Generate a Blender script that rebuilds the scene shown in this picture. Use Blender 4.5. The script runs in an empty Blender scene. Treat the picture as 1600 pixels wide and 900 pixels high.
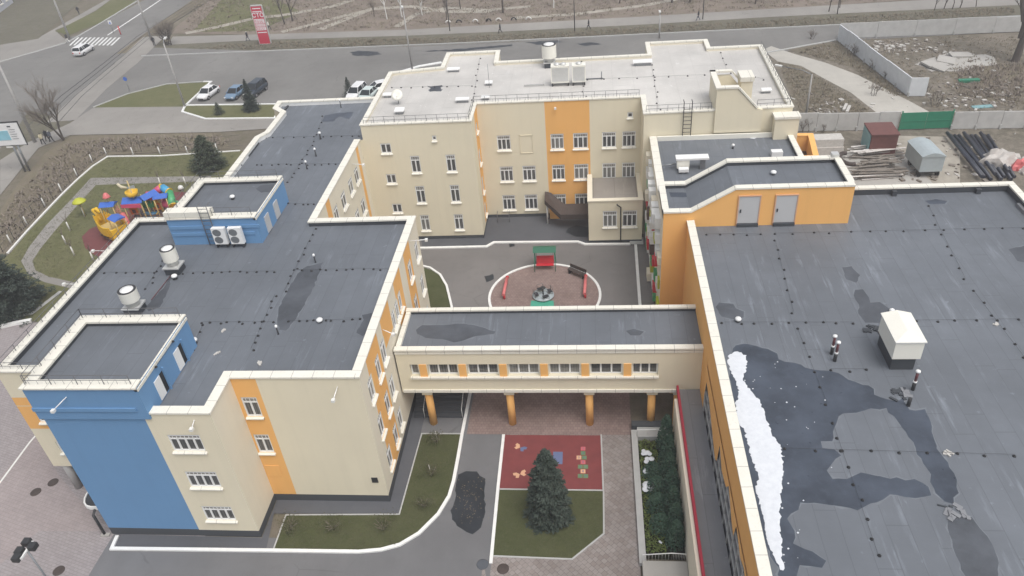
import bpy, bmesh, math, random
import numpy as np
from mathutils import Vector, Matrix
random.seed(7)
S = bpy.context.scene
COL = S.collection
R = math.radians
# ------------------------------------------------------------------ camera
H = 40.0
F = 1207.08
yaw, pitch, roll = -0.13129328, 0.61848105, -0.09173207
_cy, _sy, _cp, _sp = math.cos(yaw), math.sin(yaw), math.cos(pitch), math.sin(pitch)
W = Vector((_sy*_cp, _cy*_cp, -_sp))
_r = Vector((_cy, -_sy, 0)); _u = _r.cross(W)
RT = math.cos(roll)*_r + math.sin(roll)*_u
UP = -math.sin(roll)*_r + math.cos(roll)*_u
cam = bpy.data.cameras.new('camera'); camo = bpy.data.objects.new('camera', cam); COL.objects.link(camo)
m = Matrix((RT, UP, -W)).transposed().to_4x4(); m.translation = (0, 0, H); camo.matrix_world = m
cam.sensor_width = 36; cam.lens = F/1600*36; cam.clip_end = 2000; cam.clip_start = 0.5
S.camera = camo
def at(px, py, z=0.0):
    """photo pixel -> the point of the place at height z on that sight line"""
    d = W*F + RT*(px-800) - UP*(py-450)
    t = (z-H)/d.z
    return (d.x*t, d.y*t)
def ats(pts, z=0.0): return [at(x, y, z) for x, y in pts]
def atY(px, py, Y):
    d = W*F + RT*(px-800) - UP*(py-450); t = Y/d.y
    return (d.x*t, H+d.z*t)
# ------------------------------------------------------------------ materials
def lin(c): return c/12.92 if c <= .04045 else ((c+.055)/1.055)**2.4
def hexc(r, g, b): return (lin(r/255), lin(g/255), lin(b/255))
M = {}
class NT:
    def __init__(s, name):
        s.m = bpy.data.materials.new(name); s.m.use_nodes = True
        s.t = s.m.node_tree; s.b = s.t.nodes['Principled BSDF']; M[name] = s.m
        s.pos = s.n('ShaderNodeNewGeometry').outputs['Position']
    def n(s, k, **kw):
        o = s.t.nodes.new(k)
        for a, v in kw.items(): setattr(o, a, v)
        return o
    def l(s, a, b): s.t.links.new(a, b)
    def noise(s, scale=1, detail=4, rough=.55, vec=None, sc=None):
        v = vec or s.pos
        if sc:
            mp = s.n('ShaderNodeMapping'); mp.inputs['Scale'].default_value = sc; s.l(v, mp.inputs['Vector']); v = mp.outputs[0]
        o = s.n('ShaderNodeTexNoise'); o.inputs['Scale'].default_value = scale; o.inputs['Detail'].default_value = detail
        o.inputs['Roughness'].default_value = rough; s.l(v, o.inputs['Vector']); return o.outputs['Fac']
    def ramp(s, fac, a, b, ca=(0, 0, 0), cb=(1, 1, 1)):
        o = s.n('ShaderNodeValToRGB'); e = o.color_ramp.elements
        e[0].position = a; e[1].position = b; e[0].color = (*ca, 1); e[1].color = (*cb, 1); s.l(fac, o.inputs[0]); return o.outputs[0]
    def mix(s, fac, a, b, mode='MIX'):
        o = s.n('ShaderNodeMix', data_type='RGBA', blend_type=mode)
        for sock, v in ((o.inputs[0], fac), (o.inputs[6], a), (o.inputs[7], b)):
            if isinstance(v, (int, float)): sock.default_value = v
            elif isinstance(v, tuple): sock.default_value = (*v, 1)
            else: s.l(v, sock)
        return o.outputs[2]
    def math(s, op, a, b=0.0, c=0.0):
        o = s.n('ShaderNodeMath', operation=op)
        for i, v in enumerate((a, b, c)):
            if isinstance(v, (int, float)): o.inputs[i].default_value = v
            else: s.l(v, o.inputs[i])
        return o.outputs[0]
    def xyz(s):
        o = s.n('ShaderNodeSeparateXYZ'); s.l(s.pos, o.inputs[0]); return o.outputs
    def fin(s, col, rough=.8, bump=None, bs=.3, bd=.02, spec=None, metal=0):
        if isinstance(col, tuple): s.b.inputs['Base Color'].default_value = (*col, 1)
        else: s.l(col, s.b.inputs['Base Color'])
        if isinstance(rough, (int, float)): s.b.inputs['Roughness'].default_value = rough
        else: s.l(rough, s.b.inputs['Roughness'])
        s.b.inputs['Metallic'].default_value = metal
        if spec is not None: s.b.inputs['Specular IOR Level'].default_value = spec
        if bump is not None:
            bp = s.n('ShaderNodeBump'); bp.inputs['Strength'].default_value = bs; bp.inputs['Distance'].default_value = bd
            s.l(bump, bp.inputs['Height']); s.l(bp.outputs[0], s.b.inputs['Normal'])
        return s.m
def sc(c, k): return tuple(min(1, x*k) for x in c)
def plain(name, c, rough=.6, var=.12, scale=1.5, metal=0, spec=None):
    t = NT(name); f = t.noise(scale, 5)
    return t.fin(t.mix(f, sc(c, 1-var), sc(c, 1+var)), rough, metal=metal, spec=spec)
def plaster(name, c):
    t = NT(name); a = t.noise(.35, 5, .6); b = t.noise(1, 4, .6, sc=(2.2, 2.2, .12)); g = t.noise(9, 3)
    k = t.mix(a, sc(c, .93), sc(c, 1.05)); st = t.ramp(b, .48, .74)
    k = t.mix(t.math('MULTIPLY', st, .13), k, sc(c, .74)); k = t.mix(t.math('MULTIPLY', g, .08), k, sc(c, .7))
    return t.fin(k, .88, g, .15, .01, spec=.25)
CREAM = (.77, .70, .535); ORANGE = (.86, .47, .16); BLUE = (.15, .295, .50)
plaster('cream_render', CREAM); plaster('orange_render', ORANGE); plaster('blue_render', BLUE); plaster('pale_render', (.78, .72, .585))  # pale_render: cream with the east walls' brighter daylight painted in; also other pale parts
plaster('red_paint', (.42, .045, .07))
plaster('plinth_stone', (.075, .08, .088)); plaster('apartment_render', (.5, .51, .55))
def coping_mat(name, c, axis):
    t = NT(name); a = t.noise(.9, 6, .65); p = t.xyz()[axis]
    fr = t.math('FRACT', t.math('DIVIDE', p, 1.25)); j = t.math('LESS_THAN', fr, .03)
    d = t.noise(7, 4)
    k = t.mix(a, sc(c, .86), sc(c, 1.05)); k = t.mix(t.math('MULTIPLY', t.ramp(d, .55, .75), .35), k, sc(c, .6)); k = t.mix(t.math('MULTIPLY', j, .6), k, sc(c, .3))
    return t.fin(k, .55)
coping_mat('coping_x', (.80, .77, .68), 0); coping_mat('coping_y', (.80, .77, .68), 1)
def membrane(name, c, streak=.5, seam=1.0, sk=.5):
    t = NT(name); x, y, z = t.xyz()
    big = t.noise(.13, 5, .6); mid = t.noise(.8, 5, .65); fine = t.noise(14, 3)
    st = t.noise(1, 5, .65, sc=(2.4, .28, 1)); st2 = t.noise(.25, 3)
    k = t.mix(t.ramp(big, .3, .7), sc(c, .8), sc(c, 1.2)); k = t.mix(t.math('MULTIPLY', mid, .35), k, sc(c, .65))
    pale = t.math('MULTIPLY', t.math('MULTIPLY', t.ramp(st, .56, .8), t.ramp(st2, .42, .62)), streak)
    k = t.mix(pale, k, sc(c, 2.6))
    # overlapping strips one metre wide, with end laps
    fx = t.math('FRACT', t.math('DIVIDE', t.math('ADD', x, t.math('MULTIPLY', mid, .05)), seam))
    row = t.math('FLOOR', t.math('DIVIDE', x, seam))
    strip = t.n('ShaderNodeTexWhiteNoise', noise_dimensions='1D'); t.l(row, strip.inputs['W'])
    k = t.mix(t.math('MULTIPLY', strip.outputs['Value'], .44*sk), k, sc(c, .62))
    sm = t.math('LESS_THAN', fx, .035); k = t.mix(t.math('MULTIPLY', sm, sk), k, sc(c, .45))
    fy = t.math('FRACT', t.math('ADD', t.math('DIVIDE', y, 7.3), strip.outputs['Value'])); lp = t.math('LESS_THAN', fy, .008)
    k = t.mix(t.math('MULTIPLY', lp, .4), k, sc(c, .5))
    spots = t.noise(2.2, 2); k = t.mix(t.math('MULTIPLY', t.ramp(spots, .7, .78), .4), k, sc(c, 1.9))
    return t.fin(k, t.math('ADD', t.math('MULTIPLY', mid, .3), .42), t.math('ADD', fine, t.math('MULTIPLY', sm, 2)), .25, .012, spec=.5)
membrane('roof_membrane', (.143, .157, .178), .6, 1.0, .4); membrane('pale_membrane', (.56, .54, .51), .2, 2.0, .12); membrane('beige_membrane', (.33, .30, .27), .2, 2.0)
membrane('walkway_membrane', (.25, .255, .27), .5, 1.0)
plain('silt', (.165, .18, .2), .85, .25, 2); plain('dark_membrane', (.045, .05, .058), .6, .3)
def wet(name, c, rough=.12, spec=.5):
    t = NT(name); a = t.noise(.5, 5); b = t.noise(20, 3)
    a = t.ramp(a, .3, .7); m_ = t.noise(2.2, 5, .7); k = t.mix(a, sc(c, .72), sc(c, 1.3)); k = t.mix(t.math('MULTIPLY', t.ramp(m_, .5, .75), .4), k, sc(c, 1.6)); return t.fin(k, t.math('ADD', t.math('MULTIPLY', m_, .35), rough-.12), b, .04, .005, spec=spec)
wet('puddle_film', (.058, .069, .09), .28, .3); wet('damp_membrane', (.078, .085, .098), .6, .25); wet('damp_asphalt', (.026, .03, .036), .4, .3)
t = NT('snow'); a = t.noise(3, 6, .7); g = t.noise(11, 4, .8); k = t.mix(t.ramp(a, .35, .6), (.60, .62, .655), (.67, .69, .72)); k = t.mix(t.math('MULTIPLY', t.ramp(g, .66, .78), .2), k, (.4, .41, .43)); t.fin(k, .85)
def asphalt(name, c, crack=True):
    t = NT(name); big = t.noise(.07, 5, .6); mid = t.noise(.7, 5, .7); fine = t.noise(22, 3, .7)
    k = t.mix(t.ramp(big, .3, .7), sc(c, .82), sc(c, 1.18)); k = t.mix(t.math('MULTIPLY', t.ramp(mid, .5, .8), .4), k, sc(c, .68))
    k = t.mix(t.math('MULTIPLY', t.ramp(fine, .45, .75), .3), k, sc(c, 1.5))
    if crack:
        v = t.n('ShaderNodeTexVoronoi', feature='DISTANCE_TO_EDGE'); v.inputs['Scale'].default_value = .16
        d = t.n('ShaderNodeTexNoise'); d.inputs['Scale'].default_value = .7; t.l(t.pos, d.inputs['Vector'])
        w = t.mix(.4, t.pos, d.outputs['Color'], 'ADD'); t.l(w, v.inputs['Vector'])
        pt = t.noise(.35, 3); k = t.mix(t.math('MULTIPLY', t.math('MULTIPLY', t.math('LESS_THAN', v.outputs['Distance'], .006), t.ramp(pt, .5, .62)), .35), k, sc(c, .5))
        st = t.noise(1, 4, .65, sc=(.5, .06, 1)); k = t.mix(t.math('MULTIPLY', t.ramp(st, .45, .75), .25), k, sc(c, .72)); s2 = t.noise(1, 4, .65, sc=(.05, .4, 1)); k = t.mix(t.math('MULTIPLY', t.ramp(s2, .5, .75), .3), k, sc(c, 1.22))
    return t.fin(k, .85, fine, .3, .01, spec=.3)
asphalt('street_asphalt', (.18, .174, .165)); asphalt('yard_asphalt', (.15, .15, .155)); asphalt('court_asphalt', (.175, .165, .16)); asphalt('apron_asphalt', (.095, .098, .108), False)
asphalt('pavement_asphalt', (.265, .25, .23)); asphalt('old_concrete', (.42, .40, .36)); asphalt('slab_concrete', (.37, .355, .33), False)
def bricks(name, c1, c2, mortar, w=.2, h=.1, rot=0, patch=.35):
    t = NT(name); mp = t.n('ShaderNodeMapping'); mp.inputs['Rotation'].default_value = (0, 0, rot); t.l(t.pos, mp.inputs[0])
    b = t.n('ShaderNodeTexBrick'); b.inputs['Color1'].default_value = (*c1, 1); b.inputs['Color2'].default_value = (*c2, 1); b.inputs['Mortar'].default_value = (*mortar, 1)
    b.inputs['Scale'].default_value = 1; b.inputs['Brick Width'].default_value = w; b.inputs['Row Height'].default_value = h; b.inputs['Mortar Size'].default_value = .008
    t.l(mp.outputs[0], b.inputs['Vector']); big = t.noise(.25, 5, .65); n2 = t.noise(1.3, 5, .7)
    k = t.mix(t.math('MULTIPLY', t.ramp(big, .4, .7), patch), b.outputs['Color'], sc(c1, .45)); k = t.mix(t.math('MULTIPLY', t.ramp(n2, .5, .72), .35), k, sc(c2, 1.25))
    return t.fin(k, .85, b.outputs['Fac'], -.3, .01, spec=.3)
bricks('grey_paving', (.235, .20, .185), (.30, .27, .255), (.10, .09, .085), .3, .3, .785)
bricks('rose_paving', (.23, .165, .15), (.275, .205, .185), (.12, .095, .088), .25, .25, .0)
bricks('forecourt_paving', (.33, .30, .30), (.29, .26, .26), (.17, .15, .15), .3, .2, .3, .2); bricks('pink_paving', (.35, .30, .295), (.31, .27, .265), (.22, .19, .185), .25, .25, .3, .25)
def grass(name, a, b, c, s=1.0):
    t = NT(name); big = t.noise(.12*s, 5, .65); mid = t.noise(.9*s, 6, .75); fine = t.noise(9, 4, .8)
    k = t.mix(t.ramp(big, .32, .68), a, b); k = t.mix(t.math('MULTIPLY', t.ramp(mid, .45, .7), .8), k, c)
    k = t.mix(t.math('MULTIPLY', t.ramp(fine, .5, .75), .5), k, sc(a, .45))
    return t.fin(k, .95, fine, .8, .06, spec=.1)
grass('lawn_grass', (.125, .128, .06), (.165, .158, .085), (.105, .118, .048)); grass('yard_lawn', (.075, .084, .038), (.095, .10, .05), (.06, .072, .03))
grass('wild_ground', (.155, .135, .105), (.20, .175, .14), (.12, .115, .07), .7); grass('park_ground', (.20, .165, .14), (.25, .205, .175), (.18, .165, .11), .8)
grass('verge_ground', (.135, .125, .10), (.175, .16, .125), (.11, .11, .065)); grass('site_ground', (.20, .175, .145), (.12, .11, .085), (.30, .265, .22), 1.2)
grass('hedge_soil', (.165, .14, .11), (.21, .18, .135), (.16, .15, .09)); grass('planter_soil', (.02, .02, .014), (.03, .027, .018), (.018, .022, .01))
t = NT('sand_track'); a = t.noise(.6, 6, .7); g = t.noise(12, 3); t.fin(t.mix(t.ramp(a, .3, .7), (.26, .235, .195), (.42, .385, .33)), .95, g, .4, .03)
plain('rubber_red', (.185, .042, .042), .85, .25, 1.2); plain('rubber_maroon', (.15, .045, .045), .85, .2, 1.2); plain('rubber_green', (.06, .32, .22), .85, .15)
plain('white_paint', (.78, .78, .76), .55, .12, 2.5); plain('road_paint', (.70, .70, .69), .7, .25, 3); plain('cream_metal', (.80, .78, .70), .4, .05); plain('white_plastic', (.80, .80, .785), .35, .04)
plain('sheet_metal', (.62, .62, .6), .4, .12, 3, .4); plain('grey_metal', (.26, .27, .28), .45, .15, 4, .6); plain('dark_metal', (.03, .03, .032), .5, .2); plain('rail_metal', (.13, .13, .135), .5, .2)
plain('black_rubber', (.015, .015, .016), .6, .3); plain('door_grey', (.50, .50, .50), .45, .04); plain('maroon_pipe', (.12, .035, .04), .5, .2); plain('concrete_post', (.42, .42, .41), .8, .15, 2)
plain('brown_cladding', (.062, .046, .04), .7, .45, 5); plain('green_metal', (.02, .20, .115), .45, .15); plain('dark_green_roof', (.03, .13, .08), .5, .1); plain('red_plastic', (.62, .03, .045), .45, .1); plain('faded_red', (.62, .16, .16), .5, .15)
plain('play_yellow', (.78, .48, .03), .4, .1); plain('play_blue', (.05, .14, .50), .4, .1); plain('play_pink', (.62, .09, .18), .4, .1); plain('play_green', (.07, .36, .15), .4, .1); plain('play_orange', (.65, .16, .03), .4, .1); plain('play_tan', (.55, .42, .18), .5, .1); plain('play_sky', (.06, .32, .55), .4, .1)
plain('lime_panel', (.45, .47, .03), .5, .06); plain('brown_panel', (.11, .07, .06), .6, .1); plain('rust_red', (.14, .055, .048), .7, .3, 2.5); plain('wagon_grey', (.36, .41, .43), .5, .15, 2); plain('teal_panel', (.2, .36, .38), .5, .2)
plain('pipe_black', (.022, .026, .042), .4, .25); plain('weathered_wood', (.20, .175, .15), .9, .45, 4); plain('pale_plank', (.58, .55, .52), .85, .3, 3); plain('grey_concrete_panel', (.48, .475, .46), .85, .22, 1.2)
plain('pale_concrete_panel', (.62, .64, .66), .85, .15, 1.2); plain('rubble_white', (.5, .48, .45), .9, .3, 4); plain('tarp', (.48, .45, .42), .7, .25, 3)
plain('bark', (.075, .062, .052), .95, .35, 6); plain('twig', (.215, .18, .15), .95, .3, 5); plain('whitewash', (.72, .71, .68), .9, .15, 6); plain('pale_twig', (.30, .26, .21), .95, .2)
plain('lamp_glass', (.75, .75, .72), .2, .03); plain('concrete_lamp', (.36, .35, .34), .8, .15, 2)
def foliage(name, a, b):
    t = NT(name); f = t.noise(1.6, 4, .7); g = t.noise(14, 2)
    k = t.mix(t.ramp(f, .35, .65), a, b); k = t.mix(t.math('MULTIPLY', g, .5), k, sc(a, .6)); return t.fin(k, .8, spec=.2)
foliage('spruce_needles', (.036, .05, .04), (.082, .102, .084)); foliage('thuja_leaves', (.036, .075, .05), (.075, .13, .085)); foliage('pine_needles', (.05, .066, .042), (.105, .125, .08)); foliage('ivy_leaves', (.11, .155, .04), (.19, .23, .07)); foliage('shrub_leaves', (.085, .085, .045), (.13, .125, .07)); foliage('dry_leaves', (.22, .175, .12), (.26, .215, .14)); foliage('dry_grass', (.24, .20, .15), (.185, .16, .11))
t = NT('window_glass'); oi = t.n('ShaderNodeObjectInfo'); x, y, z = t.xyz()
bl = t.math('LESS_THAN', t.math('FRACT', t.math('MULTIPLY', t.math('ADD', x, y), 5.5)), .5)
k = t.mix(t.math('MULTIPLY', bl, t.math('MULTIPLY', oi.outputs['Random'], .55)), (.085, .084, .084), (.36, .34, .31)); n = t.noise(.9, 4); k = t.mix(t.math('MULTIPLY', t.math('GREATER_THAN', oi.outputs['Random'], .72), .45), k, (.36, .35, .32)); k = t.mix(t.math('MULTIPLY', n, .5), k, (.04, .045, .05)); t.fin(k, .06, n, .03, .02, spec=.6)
t = NT('dark_glass'); n = t.noise(.6, 4); t.fin(t.mix(n, (.02, .024, .032), (.05, .058, .07)), .12, n, .03, .02)
plain('transom_glass', (.27, .26, .24), .15, .35, 2.5); plain('car_glass', (.02, .024, .028), .08, .1); plain('car_white', (.74, .74, .74), .25, .03); plain('car_blue', (.16, .24, .34), .25, .05); plain('car_dark', (.03, .04, .055), .25, .05); plain('car_mint', (.55, .62, .60), .25, .05); plain('tail_red', (.45, .02, .02), .3, .05); plain('hub_metal', (.4, .4, .42), .35, .1, 3, .7)
plain('skin', (.45, .28, .2), .6, .05); plain('cloth_white', (.72, .7, .66), .9, .1); plain('cloth_dark', (.03, .03, .036), .9, .2); plain('cloth_grey', (.14, .15, .18), .9, .15); plain('cloth_cream', (.62, .56, .4), .9, .1)
plain('sign_red', (.55, .035, .07), .4, .05); plain('sign_white', (.8, .8, .8), .4, .04); plain('poster_blue', (.28, .55, .66), .5, .3, .6); plain('sign_ink', (.06, .07, .09), .5, .1); plain('decal_peach', (.62, .36, .22), .8, .15); plain('decal_blue', (.12, .15, .27), .8, .15); plain('decal_green', (.12, .2, .1), .8, .2); plain('decal_pink', (.5, .12, .14), .8, .2)
# ------------------------------------------------------------------ mesh helpers
WO = {}
def tag(o, label=None, cat=None, group=None, kind=None):
    if label: o['label'] = label
    if cat: o['category'] = cat
    if group: o['group'] = group
    if kind: o['kind'] = kind
    return o
def thing(name, label, cat, loc=(0, 0, 0), rz=0, group=None):
    o = bpy.data.objects.new(name, None); COL.objects.link(o); o.location = loc; o.rotation_euler = (0, 0, rz); o.empty_display_size = .3
    WO[o] = Vector(loc); return tag(o, label, cat, group)
class MB:
    def __init__(s): s.v = []; s.f = []; s.mi = []; s.sm = []
    def add(s, vs, fs, mi=0, smooth=False):
        b = len(s.v); s.v += [tuple(v) for v in vs]; s.f += [tuple(i+b for i in f) for f in fs]; s.mi += [mi]*len(fs); s.sm += [smooth]*len(fs); return s
    def box(s, x0, x1, y0, y1, z0, z1, mi=0):
        return s.add([(x0,y0,z0),(x1,y0,z0),(x1,y1,z0),(x0,y1,z0),(x0,y0,z1),(x1,y0,z1),(x1,y1,z1),(x0,y1,z1)],
                     [(0,3,2,1),(4,5,6,7),(0,1,5,4),(1,2,6,5),(2,3,7,6),(3,0,4,7)], mi)
    def obox(s, c, ax, ay, hx, hy, z0, z1, mi=0):
        """box with its long axis ax (2D)"""
        X = Vector((ax, ay)).normalized(); Y = Vector((-X.y, X.x)); c = Vector(c[:2])
        p = [c+X*a*hx+Y*b*hy for a, b in ((-1,-1),(1,-1),(1,1),(-1,1))]
        return s.prism([tuple(q) for q in p], z0, z1, mi)
    def prism(s, poly, z0, z1, mi=0):
        n = len(poly); z1l = z1 if isinstance(z1, (list, tuple)) else [z1]*n; z0l = z0 if isinstance(z0, (list, tuple)) else [z0]*n
        vs = [(p[0], p[1], z) for p, z in zip(poly, z0l)]+[(p[0], p[1], z) for p, z in zip(poly, z1l)]
        return s.add(vs, [tuple(range(n-1, -1, -1)), tuple(range(n, 2*n))]+[(i, (i+1) % n, n+(i+1) % n, n+i) for i in range(n)], mi)
    def sheet(s, poly, z, mi=0): return s.add([(x, y, z) for x, y in poly], [tuple(range(len(poly)))], mi)
    def quad(s, a, b, c, d, mi=0): return s.add([a, b, c, d], [(0, 1, 2, 3)], mi)
    def tube(s, pts, r, n=6, mi=0, cap=True, smooth=True):
        pts = [Vector(p) for p in pts]; rs = r if isinstance(r, (list, tuple)) else [r]*len(pts); vs = []; fs = []
        for i, p in enumerate(pts):
            d = (pts[min(i+1, len(pts)-1)]-pts[max(i-1, 0)]).normalized(); a = d.orthogonal().normalized() if i == 0 else (a-d*a.dot(d)).normalized()
            b = d.cross(a)
            for k in range(n):
                th = 2*math.pi*k/n; vs.append(p+(a*math.cos(th)+b*math.sin(th))*rs[i])
        for i in range(len(pts)-1):
            for k in range(n): fs.append((i*n+k, i*n+(k+1) % n, (i+1)*n+(k+1) % n, (i+1)*n+k))
        s.add(vs, fs, mi, smooth)
        if cap: b = len(s.v)-len(vs); s.f += [tuple(b+k for k in range(n-1, -1, -1)), tuple(b+(len(pts)-1)*n+k for k in range(n))]; s.mi += [mi]*2; s.sm += [False]*2
        return s
    def lathe(s, prof, c=(0, 0, 0), n=16, mi=0, smooth=True):
        vs = []; fs = []
        for r, z in prof:
            for k in range(n): th = 2*math.pi*k/n; vs.append((c[0]+r*math.cos(th), c[1]+r*math.sin(th), c[2]+z))
        for i in range(len(prof)-1):
            for k in range(n): fs.append((i*n+k, i*n+(k+1) % n, (i+1)*n+(k+1) % n, (i+1)*n+k))
        s.add(vs, fs, mi, smooth); b = len(s.v)-len(vs)
        s.f += [tuple(b+k for k in range(n-1, -1, -1)), tuple(b+(len(prof)-1)*n+k for k in range(n))]; s.mi += [mi]*2; s.sm += [False]*2
        return s
    def build(s, name, mats, parent=None, origin=None, loc=None):
        if isinstance(mats, str): mats = [mats]
        if parent is not None: o0 = WO[parent]
        elif origin is not None: o0 = Vector(origin)
        elif s.v:
            xs, ys, zs = zip(*s.v); o0 = Vector(((min(xs)+max(xs))/2, (min(ys)+max(ys))/2, min(zs)))
        else: o0 = Vector()
        me = bpy.data.meshes.new(name); me.from_pydata([(v[0]-o0.x, v[1]-o0.y, v[2]-o0.z) for v in s.v], [], s.f)
        for k in mats: me.materials.append(M[k])
        me.polygons.foreach_set('material_index', s.mi); me.polygons.foreach_set('use_smooth', s.sm); me.update()
        o = bpy.data.objects.new(name, me); COL.objects.link(o); WO[o] = o0
        if parent is not None: o.parent = parent
        else: o.location = o0
        return o
def copy_tree(o, parent=None):
    c = o.copy(); COL.objects.link(c); WO[c] = Vector(o.location)
    if parent is not None: c.parent = parent
    for ch in list(o.children): copy_tree(ch, c)
    return c
def place(proto, first, loc, rz=0, label=None, scale=None):
    o = proto if first else copy_tree(proto)
    o.location = loc; o.rotation_euler = (0, 0, rz); WO[o] = Vector(loc)
    if label: o['label'] = label
    if scale: o.scale = scale if isinstance(scale, tuple) else (scale,)*3
    return o
def struct(name, poly, z, mat):
    o = MB().sheet(poly, z).build(name, mat); return tag(o, kind='structure')
def offset(pts, d, closed):
    n = len(pts); out = []
    for i in range(n):
        p = Vector(pts[i]); a = Vector(pts[i-1]) if (closed or i > 0) else None; b = Vector(pts[(i+1) % n]) if (closed or i < n-1) else None
        ds = [(q-r_).normalized() for q, r_ in ((p, a), (b, p)) if q is not None and r_ is not None]
        ns = [Vector((-e.y, e.x)) for e in ds]
        k = ns[0] if len(ns) == 1 else (ns[0]+ns[1])
        if len(ns) == 2: k = k/max(.3, k.length_squared)*2
        out.append(p+k*d)
    return out
def strip(mb, pts, closed, d0, d1, z0, z1, mi=0):
    """prism band along pts from offset d0 (right) to d1 (left); z may vary per point"""
    n = len(pts); A = offset(pts, d0, closed); B = offset(pts, d1, closed)
    za = z0 if isinstance(z0, list) else [z0]*n; zb = z1 if isinstance(z1, list) else [z1]*n; b = len(mb.v); vs = []
    for i in range(n): vs += [(*A[i], za[i]), (*B[i], za[i]), (*B[i], zb[i]), (*A[i], zb[i])]
    fs = []
    for i in range(n if closed else n-1):
        p = i*4; q = ((i+1) % n)*4
        for k in range(4): fs.append((p+k, q+k, q+(k+1) % 4, p+(k+1) % 4)[::-1])
    if not closed: fs += [(0, 1, 2, 3)[::-1], tuple((n-1)*4+k for k in (0, 1, 2, 3))]
    mb.add(vs, fs, mi)
def kerb(pts, name='kerb', mat='white_paint', w=.2, h=.12, z=0):
    mb = MB(); strip(mb, pts, False, -w/2, w/2, z-.05, z+h); return tag(mb.build(name, mat), kind='structure')
def line(p, q): return [p, q]
def rough(pts, amp=.12, step=.4, seed=1):
    rg = random.Random(seed); out = []
    for i in range(len(pts)):
        a = Vector(pts[i]); b = Vector(pts[(i+1) % len(pts)]); n = max(1, int((b-a).length/step))
        for k in range(n): out.append(tuple(a.lerp(b, k/n)+Vector((rg.uniform(-1, 1), rg.uniform(-1, 1)))*amp*(1 if k else .3)))
    return out
# ------------------------------------------------------------------ windows and facades
WIN = {}
def window_meshes(w, h, n, tr, sill):
    key = (round(w, 2), round(h, 2), n, tr, sill)
    if key in WIN: return WIN[key]
    fr = MB(); b = .085; bt = .14; t0 = -.03
    fr.box(-w/2, w/2, t0, .05, 0, b); fr.box(-w/2, w/2, t0, .05, h-bt, h); fr.box(-w/2, -w/2+b, t0, .05, b, h-bt); fr.box(w/2-b, w/2, t0, .05, b, h-bt)
    th = h*.72 if tr else h-bt
    if tr: fr.box(-w/2+b, w/2-b, t0+.006, .044, th-.04, th+.04)
    for i in range(1, n):
        x = -w/2+w*i/n; fr.box(x-.055, x+.055, t0+.003, .047, b, (th-.04 if tr else h-bt))
    if tr:
        for i in range(1, n*2): x = -w/2+w*i/(n*2); fr.box(x-.012, x+.012, t0+.01, .04, th+.04, h-bt)
    pn = MB(); zt_ = th if tr else h-.03; pn.quad((-w/2+.03, .02, .03), (w/2-.03, .02, .03), (w/2-.03, .02, zt_), (-w/2+.03, .02, zt_))
    if tr: pn.quad((-w/2+.03, .021, th), (w/2-.03, .021, th), (w/2-.03, .021, h-.03), (-w/2+.03, .021, h-.03), 1)
    sl = MB(); sl.add([(-w/2-.07, -.22, -.15), (w/2+.07, -.22, -.15), (w/2+.07, -.02, -.15), (-w/2-.07, -.02, -.15), (-w/2-.07, -.22, -.08), (w/2+.07, -.22, -.08), (w/2+.07, -.02, .012), (-w/2-.07, -.02, .012)],
           [(0,3,2,1),(4,5,6,7),(0,1,5,4),(1,2,6,5),(2,3,7,6),(3,0,4,7)])
    r = []
    for mb, mat, nm in ((fr, 'white_plastic', 'window'), (pn, 'window_glass', 'pane'), (sl, 'coping_x', 'sill')):
        me = bpy.data.meshes.new(nm); me.from_pydata(mb.v, [], mb.f); me.materials.append(M[mat]); me.materials.append(M['transom_glass']) if nm == 'pane' else None; me.polygons.foreach_set('material_index', mb.mi); me.update(); r.append(me)
    WIN[key] = r; return r
def add_window(parent, x, y, z, rz, w, h, n=2, tr=True, sill=True):
    fm, pm, sm = window_meshes(w, h, n, tr, sill)
    o = bpy.data.objects.new('window', fm); COL.objects.link(o); o.parent = parent; o.location = Vector((x, y, z))-WO[parent]; o.rotation_euler = (0, 0, rz)
    p = bpy.data.objects.new('pane', pm); COL.objects.link(p); p.parent = o
    if sill: q = bpy.data.objects.new('sill', sm); COL.objects.link(q); q.parent = o
    return o
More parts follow.
